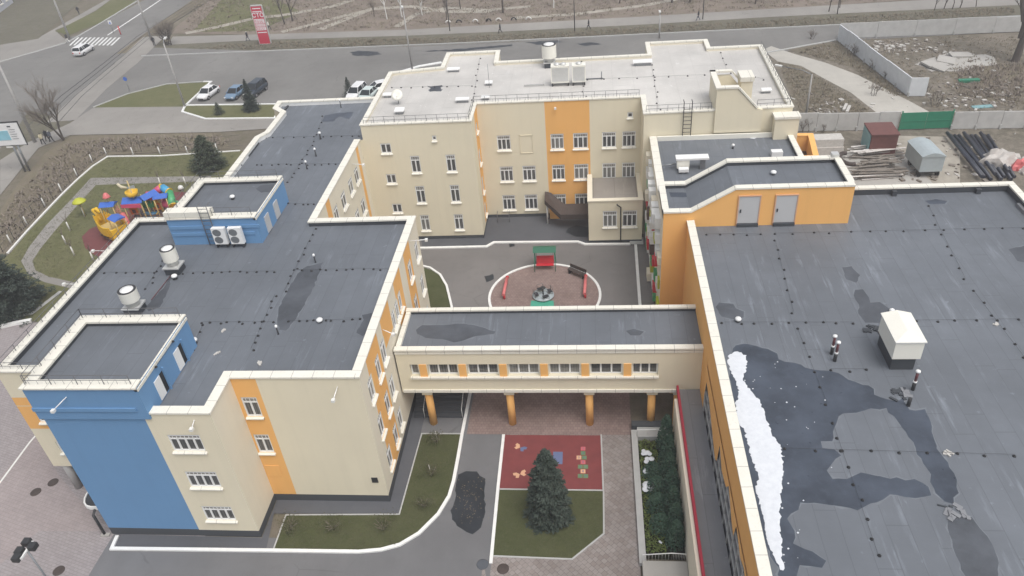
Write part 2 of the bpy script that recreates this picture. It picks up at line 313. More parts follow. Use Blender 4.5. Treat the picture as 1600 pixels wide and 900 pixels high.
def facade(parent, p0, p1, z0, z1, mats, zones=(), wins=(), base=0, depth=.11, name='wall'):
    """wall from p0 to p1 (outside on the right), with real recessed openings; wins = (u0,u1,z0,z1,columns,transom,sill)"""
    a = Vector(p0); d = Vector(p1)-a; L = d.length; d.normalize(); nrm = Vector((d.y, -d.x)); rz = math.atan2(d.y, d.x)
    us = {0, L}; zs = {z0, z1}
    for q in list(zones)+[w[:4] for w in wins]: us |= {min(L, max(0, q[0])), min(L, max(0, q[1]))}; zs |= {min(z1, max(z0, q[2])), min(z1, max(z0, q[3]))}
    us = sorted(us); zs = sorted(zs); mb = MB()
    P = lambda u, z, o=0: (a.x+d.x*u-nrm.x*o, a.y+d.y*u-nrm.y*o, z)
    for i in range(len(us)-1):
        for j in range(len(zs)-1):
            if us[i+1]-us[i] < 1e-5 or zs[j+1]-zs[j] < 1e-5: continue
            cu = (us[i]+us[i+1])/2; cz = (zs[j]+zs[j+1])/2
            if any(w[0] < cu < w[1] and w[2] < cz < w[3] for w in wins): continue
            mi = base
            for q in zones:
                if q[0] <= cu <= q[1] and q[2] <= cz <= q[3]: mi = q[4]
            mb.quad(P(us[i], zs[j]), P(us[i+1], zs[j]), P(us[i+1], zs[j+1]), P(us[i], zs[j+1]), mi)
    for w in wins:
        u0, u1, a0, a1 = w[:4]; D = depth; mi = base
        for q in zones:
            if q[0] <= (u0+u1)/2 <= q[1] and q[2] <= (a0+a1)/2 <= q[3]: mi = q[4]
        mb.quad(P(u0, a0), P(u1, a0), P(u1, a0, D), P(u0, a0, D), mi); mb.quad(P(u0, a1, D), P(u1, a1, D), P(u1, a1), P(u0, a1), mi)
        mb.quad(P(u0, a0), P(u0, a0, D), P(u0, a1, D), P(u0, a1), mi); mb.quad(P(u1, a0, D), P(u1, a0), P(u1, a1), P(u1, a1, D), mi)
        c = P((u0+u1)/2, a0, D-.03)
        add_window(parent, c[0], c[1], a0+.004, rz, u1-u0-.01, a1-a0-.008, w[4], w[5], w[6] if len(w) > 6 else True)
    return mb.build(name, mats, parent)
def parapet(parent, pts, closed, zt, deck, w=.45, over=.07, th=.13, mats=('coping_x', 'coping_y'), inner='dark_membrane', lip='cream_render'):
    """coping along the wall heads (outside on the right) and the membrane upstand inside it"""
    n = len(pts); zl = zt if isinstance(zt, list) else [zt]*n
    for i in range(n if closed else n-1): pass
    A = offset(pts, -over, closed); B = offset(pts, w, closed); mb = MB(); up = MB(); C = offset(pts, w-.04, closed)
    for i in range(n if closed else n-1):
        j = (i+1) % n; dx = abs(pts[j][0]-pts[i][0]); dy = abs(pts[j][1]-pts[i][1]); mi = 0 if dx >= dy else 1
        a, b, c, e = A[i], A[j], B[j], B[i]; z0, z1 = zl[i], zl[j]
        vs = [(*a, z0-th), (*b, z1-th), (*c, z1-th), (*e, z0-th), (*a, z0-.02), (*b, z1-.02), (*c, z1), (*e, z0)]
        mb.add(vs, [(0, 3, 2, 1), (4, 5, 6, 7), (0, 1, 5, 4), (2, 3, 7, 6)]+([(3, 0, 4, 7)] if not closed and i == 0 else [])+([(1, 2, 6, 5)] if not closed and i == n-2 else []), mi)
        up.quad((*C[j], deck-.03), (*C[i], deck-.03), (*C[i], z0-th+.01), (*C[j], z1-th+.01))
    o = mb.build('parapet', list(mats), parent); up.build('upstand', inner, parent); return o
def deck(parent, poly, z, mat='roof_membrane', name='roof'): return MB().sheet(poly, z).build(name, mat, parent)
def railing(parent, pts, z, h=.65, gap=1.5, name='railing', mat='rail_metal', r=.022, bal=True):
    mb = MB()
    for i in range(len(pts)-1):
        a = Vector(pts[i]); b = Vector(pts[i+1]); L = (b-a).length; n = max(1, round(L/gap))
        for k in range(n+1): p = a.lerp(b, k/n); mb.tube([(*p, z), (*p, z+h)], r, 4)
        for hh in ((h, h*.45) if bal else (h,)): mb.tube([(*a, z+hh), (*b, z+hh)], r*.85, 4)
        if bal:
            nb = int(L/.5)
            for k in range(nb): p = a.lerp(b, (k+.5)/nb); mb.tube([(*p, z+.02), (*p, z+h*.45)], r*.5, 3)
    return mb.build(name, mat, parent)
# ================================================================== GROUND
struct('ground', [(-260, -20), (160, -20), (160, 330), (-260, 330)], -.06, 'wild_ground')
struct('park_ground', ats([(262, 52), (425, 54), (640, 46.5), (800, 38), (1000, 26.5), (1200, 14.5), (1390, 2)])+[(90, 138), (120, 300), (-79, 300), (-79, 160)], -.02, 'park_ground')
struct('park_lawn', ats([(300, 50), (405, 48), (470, 18), (420, -8), (345, 0)]), -.016, 'lawn_grass')
struct('verge', [(-78, 125.9), (90, 124.4), (90, 131), (-78, 133)], -.02, 'verge_ground')
struct('street', [(-150, 92), (-104, 126.5)]+ats([(60, 78), (90, 62), (120, 55), (160, 35), (195, 16)])+[(-95, 163.5), (-95.5, 300), (-84, 300), (-83.2, 161.2)]+ats([(215, 60), (232, 74), (400, 79), (640, 72.5), (800, 65.5), (1000, 52.5), (1200, 43.5)])+
       [(40, 124.2), (110, 123.5), (110, 118), (36, 116.8), (25, 112), (17.6, 108), (17.4, 60), (-33, 60), (-44, 101), (-58.6, 102), (-73.5, 100), (-79, 88), (-95, 72), (-150, 72)], -.012, 'street_asphalt')
struct('pavement', ats([(262, 70), (400, 62.5), (640, 55.5), (800, 48.5), (1000, 38.5), (1200, 26.5)])+[(95, 129.3), (95, 135), (48, 134.6)]+ats([(1200, 14), (1000, 26), (800, 37), (640, 46), (425, 53), (270, 57)]), -.008, 'pavement_asphalt')
struct('tram_bed', [(-83.2, 162), (-83.6, 300), (-78.4, 300), (-78.6, 160.3)]+ats([(290, 20), (235, 55), (205, 82), (182, 84), (212, 62)]), -.006, 'hedge_soil')
struct('corner_pavement', ats([(0, 63), (60, 59), (165, 0), (130, -4), (100, 0)][:3])+ats([(172, 0), (150, 16), (110, 38), (86, 47), (106, 66), (60, 80), (0, 98), (-60, 115), (-60, 72)]), -.004, 'pavement_asphalt')
struct('street_lawn', ats([(86, 49), (108, 55), (160, 34), (214, 1), (175, -2), (150, 17)]), 0, 'lawn_grass')
struct('corner_lawn', ats([(-80, 74), (0, 70), (60, 60.5), (128, 0), (140, -12), (-80, -10)]), -.001, 'verge_ground')
struct('tram_verge', ats([(0, 300), (0, 232), (30, 195), (45, 172), (110, 190), (104, 210), (60, 230), (25, 262)]), -.004, 'verge_ground')
struct('footpath', ats([(0, 305), (0, 250), (45, 222), (110, 192), (146, 168), (290, 166), (285, 175), (321, 186), (430, 185), (432, 200), (345, 206), (110, 211), (60, 231)]), 0, 'pavement_asphalt')
struct('street_island', ats([(146, 168), (200, 147), (260, 132), (330, 128), (288, 166.5)]), .012, 'lawn_grass')
struct('parking_island', ats([(286, 174), (290, 165), (400, 164.5), (436, 163), (428, 184), (321, 186)]), .012, 'lawn_grass')
kerb(ats([(146, 168), (200, 147), (260, 132), (318, 128)]), mat='concrete_post', w=.2); kerb(ats([(318, 128), (330, 128), (288, 167)]), w=.3); kerb(ats([(290, 165), (285, 175), (321, 186), (429, 185), (437, 172), (436, 163), (290, 165)]), w=.3)
kerb([(-77, 125.8), (-20, 124.2), (110, 123.7)], mat='concrete_post', w=.22, h=.15)
for i, pl_ in enumerate([[(545, 82), (560, 79), (590, 81), (596, 85), (575, 88), (550, 86)], [(655, 80), (720, 76), (800, 69), (800, 72), (720, 80)], [(900, 68), (925, 66), (940, 69), (915, 72)], [(820, 66), (870, 63), (880, 66), (840, 70)]]): tag(MB().sheet(rough(ats(pl_), .25, .8, i), -.006).build('damp_patch', 'damp_asphalt'), kind='structure')
kerb(ats([(600, 128), (625, 113), (655, 104), (690, 98)]), w=.6); kerb(ats([(0, 97), (60, 80), (107, 66), (160, 35), (214, 2)]), mat='concrete_post', w=.3)
kerb([(17.6, 108), (25.5, 113.2), (36, 117.1)], mat='concrete_post', w=.3)
# park footpaths
def band(name, pts, w, z, mat):
    mb = MB(); pts = [Vector(p) for p in pts]; A = offset(pts, -w/2, False); B = offset(pts, w/2, False)
    for i in range(len(pts)-1): mb.quad((*A[i], z), (*A[i+1], z), (*B[i+1], z), (*B[i], z))
    return tag(mb.build(name, mat), kind='structure')
band('trodden_path', ats([(290, 52), (340, 42), (400, 28), (440, 24), (520, 10), (550, 0)]), 1.7, .004, 'sand_track')
band('trodden_path', ats([(500, 46), (530, 34), (580, 14), (640, 10), (700, 18), (770, 18)]), 1.6, .006, 'sand_track')
band('trodden_path', ats([(440, 50), (490, 38), (540, 24), (600, 10)]), 1.5, .008, 'sand_track')
band('trodden_path', ats([(620, 42), (650, 22), (700, 12), (760, 16), (830, 10)]), 1.4, .010, 'sand_track')
band('trodden_path', ats([(800, 28), (900, 22), (1010, 8), (1060, -2)]), 1.4, .004, 'sand_track')
# tram rails, in the bed and through the crossing
for a in (0, .33, .66, 1):
    p = [(-83.2+4.6*(.1+.8*a), 300), (-83.0+4.4*(.1+.8*a), 160)]+ats([(214+22*a, 57), (150+26*a, 108), (95+33*a, 150), (45+42*a, 196)])
    mb = MB(); strip(mb, p, False, -.05, .05, -.02, .016); tag(mb.build('tram_rail', 'dark_metal'), kind='structure')
tb = [Vector(at(*p)) for p in [(236, 57), (190, 100), (140, 140), (88, 190)]]; mb = MB(); strip(mb, [tuple(p) for p in tb], False, -1.5, 2.8, -.02, .002); tag(mb.build('tram_crossing', 'pavement_asphalt'), kind='structure')
# crossing stripes and the lane line
mb = MB()
for k in range(11):
    a = (k+.1)/11; b = (k+.55)/11; P = lambda t, e: at(107+(178-107)*t+(13.5 if e else 0), 71-(12.5 if e else 0)-(.0 if e else -0), 0)
    mb.sheet([P(a, 0), P(b, 0), P(b, 1), P(a, 1)], .004)
tag(mb.build('crosswalk_stripe', 'road_paint'), kind='structure')
band('lane_line', ats([(255, -3), (215, 24), (168, 55)]), .35, .004, 'road_paint')
# playground lawn, path, mat
struct('lawn', ats([(14, 398), (44, 362), (74, 330), (100, 303), (124, 279), (147, 258), (168, 244), (375, 236)])+[(-31, 86), (-31, 45), (-50, 51.5), (-66, 55)], .004, 'lawn_grass')
struct('hedge_strip', ats([(-30, 400), (0, 330), (30, 285), (70, 240), (112, 212), (345, 207), (360, 232), (168, 242), (145, 257), (122, 278), (97, 302), (72, 328), (42, 360), (12, 396)]), .002, 'hedge_soil')
inner = [(330, 283), (150, 289), (120, 322), (88, 358), (62, 390), (51, 408), (55, 422), (75, 432), (120, 442)]
outer = [(112, 451), (70, 441), (45, 430), (33, 408), (46, 385), (72, 352), (110, 313), (142, 278), (330, 275)]
struct('playground_path', ats(inner+outer), .008, 'pavement_asphalt')
struct('rubber_mat', ats(rough([(300, 300), (262, 300), (222, 316), (180, 343), (140, 358), (128, 370), (133, 388), (150, 400), (190, 412), (330, 400)], 0.5, 20)), .012, 'rubber_maroon')
kerb(ats([(12, 396), (42, 362), (72, 330), (97, 304), (122, 280), (145, 260), (168, 245), (250, 244), (375, 236)]), mat='whitewash', w=.22, h=.1)
# forecourt
struct('forecourt', [(-60, 14), (-25, 14), (-25, 40), (-36, 51.5), (-52, 51.5), (-58, 48)], .0, 'forecourt_paving')
struct('forecourt_path', ats([(-20, 770), (45, 692), (62, 672), (90, 740), (165, 830), (60, 830), (-20, 900)]), .008, 'pink_paving')
band('forecourt_kerb', ats([(-10, 768), (46, 692), (60, 676)]), .15, .02, 'whitewash')
kerb(ats([(2, 512), (28, 506), (50, 502)]), w=.35, h=.25); band('kerb', ats([(0, 498), (50, 490), (95, 455)]), .4, .02, 'concrete_post')
# front yard
struct('yard_road', [(-31.6, 10), (-6.4, 10), (-6.4, 38), (-9.0, 44), (-13.5, 44), (-13.5, 29), (-31.2, 29.1)], .004, 'yard_asphalt')
struct('apron', [(-31.0, 28.0), (-20.6, 28.1), (-21.03, 30.9), (-12.6, 31.05), (-12.5, 44), (-13.6, 44), (-13.6, 32), (-21.2, 32), (-21.2, 29), (-31, 29.1)], .010, 'apron_asphalt')
lawnL = ats([(428, 860), (448, 806), (623, 804), (660, 679), (721, 679), (716, 715), (710, 750), (702, 775), (685, 803), (655, 833), (622, 852), (590, 860)])
struct('yard_lawn', lawnL, .016, 'yard_lawn')
kerb(ats([(184, 838), (175, 858), (420, 861), (560, 863), (595, 860), (625, 852), (655, 834), (685, 804), (702, 776), (709, 752), (716, 715), (722, 680), (735, 614)])+[(-9.0, 46)], w=.22, h=.12)
kerb(ats([(427, 860), (447, 805), (624, 804), (659, 678), (722, 678)]), mat='concrete_post', w=.09, h=.05)
struct('yard_paving', [(-6.4, 26), (-6.4, 44), (2.4, 44), (2.4, 12), (-6.9, 12), (-6.9, 27.6)], .008, 'grey_paving')
struct('passage_paving', [(-9.2, 38), (2.4, 38), (2.4, 46), (-9.2, 46)], .018, 'rose_paving')
kerb(ats([(737, 610), (787, 680), (778, 765), (767, 881)][1:]), w=.2, h=.1)
struct('rubber_play_area', [(-6.5, 37.95), (-6.45, 33.15), (.3, 33.15), (.25, 37.95)], .014, 'rubber_red')
struct('tree_lawn', [(-6.4, 33.1), (-6.35, 28.1), (-1.6, 28.0), (.28, 29.8), (.32, 33.1)], .014, 'yard_lawn')
kerb([(-6.4, 33.12), (.34, 33.12), (.28, 38)], mat='concrete_post', w=.1, h=.05); kerb([(.36, 33.1), (.32, 29.8), (-1.6, 27.95), (-6.35, 28.05)], mat='concrete_post', w=.1, h=.05)
tag(MB().sheet(rough(ats([(716, 742), (728, 736), (745, 737), (758, 748), (757, 775), (759, 800), (752, 824), (738, 835), (720, 826), (706, 812), (704, 798), (712, 780), (712, 760)]), .07, .3), .009).build('puddle', 'damp_asphalt'), kind='structure')
mb = MB(); rg = random.Random(3)
for k in range(110):
    x, y = at(rg.gauss(735, 12), rg.uniform(745, 818)); s = rg.uniform(.015, .04); a = rg.random()*6; mb.add([(x+s*math.cos(a+q), y+s*math.sin(a+q), .013) for q in (0, 1.6, 3.1, 4.7)], [(0, 1, 2, 3)])
tag(mb.build('fallen_leaves', 'dry_leaves'), kind='stuff')
# courtyard
struct('courtyard', [(-21, 43), (5.0, 43), (5.0, 64), (-21, 64)], .004, 'court_asphalt')
struct('court_apron', ats([(658, 373), (660, 389), (760, 386.5), (772, 380), (904, 379), (914, 383), (1003, 382)])+[(5.0, 68.3), (-11, 68.3), (-21, 64.4)], .010, 'apron_asphalt')
kerb(ats([(650, 388.5), (760, 386), (772, 379.5), (903, 378.5), (914, 382.5), (985, 382)]), w=.28); kerb(ats([(993, 382), (1000, 478)])+[(3.2, 46)], w=.25)
band('entrance_step', ats([(984, 378), (1005, 378)]), 1.3, .15, 'concrete_post')
cc = (-4.4, 54.5); cr = 4.85
circ = [(cc[0]+cr*math.cos(2*math.pi*k/72), cc[1]+cr*math.sin(2*math.pi*k/72)) for k in range(72)]
struct('court_circle', circ, .014, 'rose_paving'); kerb(circ+[circ[0]], w=.22, h=.1)
struct('court_lawn', ats([(655, 416), (680, 424), (696, 442), (706, 480)])+[(-12.4, 46), (-18, 46), (-18, 59)], .012, 'yard_lawn')
kerb(ats([(655, 415), (672, 419), (688, 430), (698, 447), (706, 480)])+[(-12, 46)], w=.2)
tag(MB().sheet(ats([(830, 470), (865, 470), (866, 484), (828, 484)]), .02).build('rubber_tile', 'rubber_green'), kind='structure')
for i, pl_ in enumerate([[(888, 357), (900, 352), (921, 356), (923, 372), (900, 370), (884, 364)], [(757, 432), (770, 428), (772, 436), (760, 441)], [(795, 381), (804, 381), (804, 385), (796, 386)]]):
    tag(MB().sheet(rough(ats(pl_), .1, .4, i), .017).build('damp_patch', 'damp_asphalt'), kind='structure')
# right hand site
struct('site_ground', [(19, 40), (90, 40), (90, 117), (36, 116.5), (17.6, 108), (17.6, 64)], -.004, 'site_ground')
struct('site_grass', ats([(1215, 95), (1250, 103), (1290, 128), (1365, 178), (1250, 186), (1236, 150)]), .0, 'wild_ground')
struct('site_grass', ats([(1220, 76), (1308, 63), (1418, 152), (1400, 152), (1330, 105), (1260, 84)]), .0, 'wild_ground')
struct('site_dirt', ats([(1480, 105), (1640, 100), (1640, 170), (1500, 150)]), .0, 'hedge_soil')
struct('slab_road', ats([(1192, 78), (1215, 96), (1252, 103), (1290, 124), (1330, 145), (1372, 178), (1458, 178), (1425, 160), (1385, 140), (1340, 117), (1290, 98), (1240, 84), (1205, 72)]), .006, 'old_concrete')
struct('concrete_pad', ats([(1280, 246), (1395, 228), (1412, 238), (1470, 300), (1300, 300)]), .008, 'slab_concrete')
struct('site_track', ats([(1395, 212), (1500, 214), (1500, 300), (1440, 300), (1415, 240), (1400, 228)]), .004, 'sand_track')
struct('broken_slab', ats(rough([(1430, 100), (1470, 86), (1540, 84), (1560, 100), (1500, 112), (1455, 112)], 3, 12)), .01, 'slab_concrete')
# ================================================================== LEFT WING
Z, DK = 11.0, 10.55
lw = thing('school_wing', 'cream school wing with dark flat roof and two blue stair towers', 'building', (-25, 45, 0))
CO = ['cream_render', 'orange_render', 'blue_render', 'plinth_stone', 'pale_render']
def std(us, levels, w, n=2, h=1.45): return [(u-w/2, u+w/2, z, z+h, n, True) for u in us for z in levels]
# tower front and the cream bay with three windows
facade(lw, (-31.3, 29.1), (-25.2, 29.1), 0, 12.2, CO, [(0, 7, 0, .65, 3)], base=2)
facade(lw, (-25.2, 29.1), (-21.25, 29.1), 0, Z-.1, CO, [(0, 4, 0, .6, 3)], [(.82, 2.78, 7.86, 9.2, 4, True), (.82, 2.78, 4.72, 6.1, 4, True), (.82, 2.78, 1.6, 2.92, 4, True)])
facade(lw, (-21.25, 29.1), (-21.25, 32.0), 0, Z-.1, CO, [(0, 4, 0, .6, 3)], base=4)  # east-facing return, daylight put into its paler cream
facade(lw, (-21.25, 32.0), (-13.5, 32.0), 0, Z-.1, CO, [(0, 1.55, .62, 12, 1), (0, 8, 0, .62, 3)], [(.2, 1.2, 7.75, 9.35, 2, True), (.1, 1.1, 4.6, 6.2, 2, True)])
MB().box(-21.15, -20.2, 31.97, 32.02, 2.4, 3.4).build('cover_panel', 'decal_peach' if 0 else 'orange_render', lw)
ez = [(1.6, 4.3, 0.8, 11, 1), (5.4, 7.7, 8.4, 12, 1), (9.5, 11.5, 3.5, 12, 1), (13.0, 15.0, 0.8, 12, 1), (0, 19, 0, .7, 3)]
ew = []
for lv, off in ((7.75, 0), (4.55, .15), (1.45, .3)):
    for u in (1.5, 3.45, 5.0): ew.append((u+off-.5, u+off+.5, lv, lv+1.75, 2, True))
for u in (8.3, 9.35, 10.4): ew.append((u-.42, u+.42, 7.85, 9.4, 2, True))
for u in (14.2, 16.9): ew += [(u-.55, u+.55, 7.75, 9.4, 2, True), (u-.55, u+.55, 4.6, 6.3, 2, True), (u-.55, u+.55, 1.5, 3.2, 2, True)]
facade(lw, (-13.5, 32.0), (-13.5, 50.0), 0, Z-.1, CO, ez, ew, base=4)  # east wall in the lightened cream, its extra daylight painted into the colour
facade(lw, (-13.5, 50.0), (-21.3, 50.0), 0, Z-.1, CO)
iw = []
for u in (6.9, 9.4, 11.5): iw += [(u-.65, u+.65, 8.0, 9.5, 2, True), (u-.65, u+.65, 4.75, 6.3, 2, True), (u-.65, u+.65, 1.5, 3.1, 2, True)]
iw.append((4.0, 5.1, 8.0, 9.5, 2, True))
facade(lw, (-21.3, 50.0), (-21.3, 64.35), 0, Z-.1, CO, [(12.6, 13.3, .6, 12, 1), (2.6, 3.6, .6, 12, 1), (0, 15, 0, .6, 3)], iw, base=4)  # faces east too, so the same cream with light painted in
facade(lw, (-21.32, 64.27), (-20.95, 64.27), 0, Z-.1, CO)
# hidden and street sides
west = [(-32.5, 74.5), (-32.4, 72.6), (-31.2, 71.4), (-31.2, 66.8), (-31.8, 65.7), (-31.6, 53.6), (-31.6, 50.8), (-36.4, 50.8), (-36.4, 36.4)]
facade(lw, (-21.1, 74.5), west[0], 0, Z-.1, CO)
for a, b in zip(west[:-1], west[1:]): facade(lw, a, b, 0, Z-.1, CO, [(0, 30, 0, .6, 3), (0, 30, 4, 8, 1)])
# front-left piece standing out over the entrance
facade(lw, (-36.4, 32.6), (-31.3, 32.6), 2.5, Z-.1, CO, [(0, 6, 8.05, 8.75, 1), (0, 6, 6.0, 8.0, 1)], [(.95, 2.9, 6.6, 7.9, 3, False), (1.15, 3.1, 3.75, 4.8, 3, False)])
facade(lw, (-36.4, 36.4), (-36.4, 32.6), 2.5, Z-.1, CO); facade(lw, (-36.4, 36.4), (-31.3, 36.4), 0, 2.6, CO)
facade(lw, (-31.3, 36.5), (-31.3, 29.1), 0, 12.2, CO, [(0, 6, 0, 3, 3)], base=2)
MB().box(-36.4, -31.3, 32.61, 36.39, 2.42, 2.5).build('soffit', 'cream_render', lw)
for q in ((-35.75, 32.9), (-33.2, 32.9)): MB().tube([(*q, 0), (*q, 2.5)], .26, 14).build('column', 'concrete_lamp', lw)
cv = [(-31.3, 29.5)]+[(-32.1-.75*math.sin(k*math.pi/8), 30.5-1.0*math.cos(k*math.pi/8)) for k in range(9)]+[(-31.3, 31.5)]
MB().prism(cv, 2.05, 2.2).build('entrance_canopy', 'dark_membrane', lw); strip(mb := MB(), cv, False, 0, .1, 2.03, 2.28); mb.build('canopy_rim', 'white_paint', lw)
MB().tube([(-31.75, 29.0, 0), (-31.75, 29.0, 2.0), (-31.9, 29.6, 2.05)], .09, 8).build('canopy_post', 'dark_metal', lw); MB().box(-31.95, -31.4, 28.85, 29.08, 0, .14).build('post_base', 'slab_concrete', lw)
# roof
deck(lw, [(-36.3, 32.7), (-31.3, 32.7), (-31.3, 29.2), (-21.35, 29.2), (-21.35, 32.1), (-13.6, 32.1), (-13.6, 49.9), (-21.4, 49.9), (-21.4, 64.3), (-21.1, 64.3), (-21.1, 74.4), (-32.4, 74.4), (-32.3, 72.6), (-31.1, 71.4), (-31.1, 66.8), (-31.7, 65.7), (-31.5, 50.7), (-36.3, 50.7)], DK)
parapet(lw, [(-31.7, 50.8), (-36.4, 50.8), (-36.4, 32.6), (-31.35, 32.6)], False, Z, DK, w=.5)
parapet(lw, [(-25.2, 29.1), (-21.25, 29.1), (-21.25, 32.0), (-13.5, 32.0), (-13.5, 50.0), (-21.3, 50.0), (-21.3, 64.25)], False, Z, DK, w=.5)
parapet(lw, [(-21.15, 74.5)]+west[:6], False, Z, DK, w=.5, inner='white_paint')
for y0, y1 in ((72.8, 73.9), (67.6, 70.9), (62.2, 65.0), (57.5, 60.5), (54.5, 56.8)):
    x = -31.0 if y0 > 66 and y0 < 72 else -31.35
    MB().box(x-.05, x+.1, y0, y1, DK+.02, Z-.3).build('parapet_slot', 'dark_membrane', lw)
# tower over the front
def tower(x0, x1, y0, y1, zt, front, wins, flank_wins):
    facade(lw, (x0, y0), (x1, y0), DK, zt-.1, CO, base=2); facade(lw, (x1, y0), (x1, y1), DK, zt-.1, CO, base=2, wins=flank_wins)
    facade(lw, (x1, y1), (x0, y1), DK, zt-.1, CO, base=2); facade(lw, (x0, y1), (x0, y0), DK, zt-.1, CO, base=2)
    deck(lw, [(x0+.1, y0+.1), (x1-.1, y0+.1), (x1-.1, y1-.1), (x0+.1, y1-.1)], zt-.35)
tower(-31.45, -24.75, 28.98, 35.35, 13.0, 1, [], [])
parapet(lw, [(-24.75, 35.35), (-31.45, 35.35), (-31.45, 28.98), (-24.75, 28.98)], False, 13.0, 12.65, w=.62, over=.1)
strip(mb := MB(), [(-24.75, 28.98), (-24.75, 35.35)], False, -.05, .18, 12.65, 12.83); mb.build('roof_edge', 'coping_y', lw)
MB().box(-31.48, -25.3, 28.9, 28.975, 11.2, 11.45).build('string_course', 'blue_render', lw)
for y0 in (30.4, 32.9):
    MB().box(-24.9, -24.70, y0, y0+.62, DK+.1, 12.0).build('door', 'white_plastic', lw); MB().box(-24.9, -24.73, y0+.622, y0+1.0, DK+.1, 12.0).build('doorway', 'black_rubber', lw); MB().box(-24.74, -24.62, y0+1.02, y0+1.12, DK, 12.2).build('door_reveal', 'blue_render', lw)
railing(lw, [(-31.3, 29.2), (-25.1, 29.2)], 13.0); railing(lw, [(-31.3, 29.3), (-31.3, 35.2), (-25, 35.2)], 13.0); railing(lw, [(-36.2, 33), (-36.2, 50.6), (-31.9, 50.6)], Z, .5)
railing(lw, [(-36.2, 32.75), (-31.6, 32.75)], Z, .5)
# second tower
tower(-31.6, -24.7, 47.3, 53.6, 12.9, 1, [], [])
parapet(lw, [(-24.7, 53.6), (-31.6, 53.6), (-31.6, 47.3), (-24.7, 47.3)], False, 12.9, 12.55, w=.6, over=.1)
strip(mb := MB(), [(-24.7, 47.3), (-24.7, 53.6)], False, -.05, .18, 12.55, 12.73); mb.build('roof_edge', 'coping_y', lw)
MB().box(-31.64, -28.1, 47.25, 48.05, 12.92, 13.35).build('roof_hood', 'coping_x', lw); MB().box(-31.5, -24.5, 47.22, 47.29, 11.95, 12.2).build('string_course', 'blue_render', lw); MB().box(-31.5, -25.0, 47.235, 47.292, 11.35, 11.6).build('string_course', 'blue_render', lw)
for y0 in (48.6, 50.6): MB().box(-24.8, -24.62, y0, y0+.8, DK+.1, 12.0).build('door', 'door_grey', lw)
railing(lw, [(-31.4, 47.5), (-31.4, 53.4), (-25, 53.4)], 12.9); railing(lw, [(-28.0, 47.5), (-25, 47.5)], 12.9)
mb = MB()
for x in (-28.75, -28.05): mb.tube([(x, 47.12, DK), (x, 47.12, 13.9), (x, 47.7, 13.9)], .035, 5)
for k in range(9): mb.tube([(-28.75, 47.12, DK+.4+k*.34), (-28.05, 47.12, DK+.4+k*.34)], .022, 4)
mb.build('ladder', 'rail_metal', lw)
def patch(parent, pts, z, mat, seed=1, amp=.07, name='puddle', dz=.006): 
    q = rough(ats(pts, z), amp, .3, seed); ar = sum(q[i-1][0]*q[i][1]-q[i][0]*q[i-1][1] for i in range(len(q))); rg = random.Random(seed)
    o = offset(q, -1 if ar > 0 else 1, True); o = [tuple(Vector(a)+(b-Vector(a))*max(0, rg.gauss(.03, .05))) for a, b in zip(q, o)]
    if mat != 'snow': MB().sheet(o, z+dz*.5).build('silt_edge', 'silt', parent)
    return MB().sheet(q, z+dz).build(name, mat, parent)
patch(lw, [(480, 416), (505, 410), (498, 428), (488, 455), (470, 485), (458, 503), (447, 517), (437, 515), (433, 503), (436, 480), (450, 452), (464, 428)], DK, 'damp_membrane', 1)
patch(lw, [(584, 488), (577, 520), (566, 525), (557, 520), (568, 500), (566, 492)], DK, 'damp_membrane', 2)
patch(lw, [(258, 447), (272, 420), (262, 455), (250, 480), (232, 487), (225, 482)], DK, 'damp_membrane', 3)
patch(lw, [(508, 180), (530, 176), (553, 175), (545, 187), (530, 182), (520, 190), (503, 190)], DK, 'puddle_film', 4)
patch(lw, [(407, 290), (428, 288), (427, 300), (408, 301), (400, 295)], 12.55, 'damp_membrane', 5)
# ================================================================== REAR BLOCK
ZR, DR = 12.4, 12.05
rb = thing('school_block', 'four-storey cream school block with pale flat roof and orange stripe', 'building', (-2, 72, 0))
def zw(cs, z0, z1, n): return [(a, b, z0, z1, n, True) for a, b in cs]
X0 = -21.0
wl = [(1.5, 2.5, 9.45, 10.45, 2, False), (1.5, 2.45, 6.3, 7.3, 2, False), (1.55, 2.5, 3.1, 4.1, 2, False), (6.45, 6.85, 10.55, 11.05, 1, False)]
for a, b in ((4.1, 5.0), (7.45, 8.35)): wl += [(a, b, 7.35, 9.1, 2, True), (a, b, 4.1, 5.95, 2, True), (a, b, 1.0, 2.75, 2, True)]
facade(rb, (X0, 64.3), (-10.8, 64.3), 0, ZR-.1, CO, [(0, 12, 0, .35, 3)], wl)
facade(rb, (-10.8, 64.3), (-10.8, 68.2), 0, ZR-.1, CO, [(2.0, 3.9, .5, 13, 1), (0, 4, 0, .35, 3)], [(2.45, 3.4, 9.9, 10.9, 2, False), (2.45, 3.4, 6.6, 8.2, 2, True), (2.45, 3.4, 3.5, 5.3, 2, True), (2.45, 3.4, .9, 2.4, 2, True)])
wm = [(14.05, 14.55, 10.35, 10.9, 1, False)]
U = lambda x: x+10.8
for a, b in ((-4.0, -2.75), (-1.85, -.45), (.9, 2.2), (2.8, 4.05)): wm += [(U(a), U(b), 7.4, 9.0, 3, True), (U(a), U(b), 4.1, 5.75, 3, True)]
wm += [(U(-9.15), U(-7.85), 7.5, 9.05, 3, True)]
for a, b in ((-9.15, -7.85), (-6.9, -5.6)): wm += [(U(a), U(b), 4.1, 5.75, 3, True), (U(a), U(b), .85, 2.55, 3, True)]
for a, b in ((-4.0, -2.75), (-1.85, -.5)): wm += [(U(a), U(b), .85, 2.5, 3, True)]
facade(rb, (-10.8, 68.2), (4.5, 68.2), 0, ZR-.1, CO, [(U(-4.42), U(-.25), .75, 13, 1), (0, 16, 0, .35, 3)], wm)
mb = MB(); 
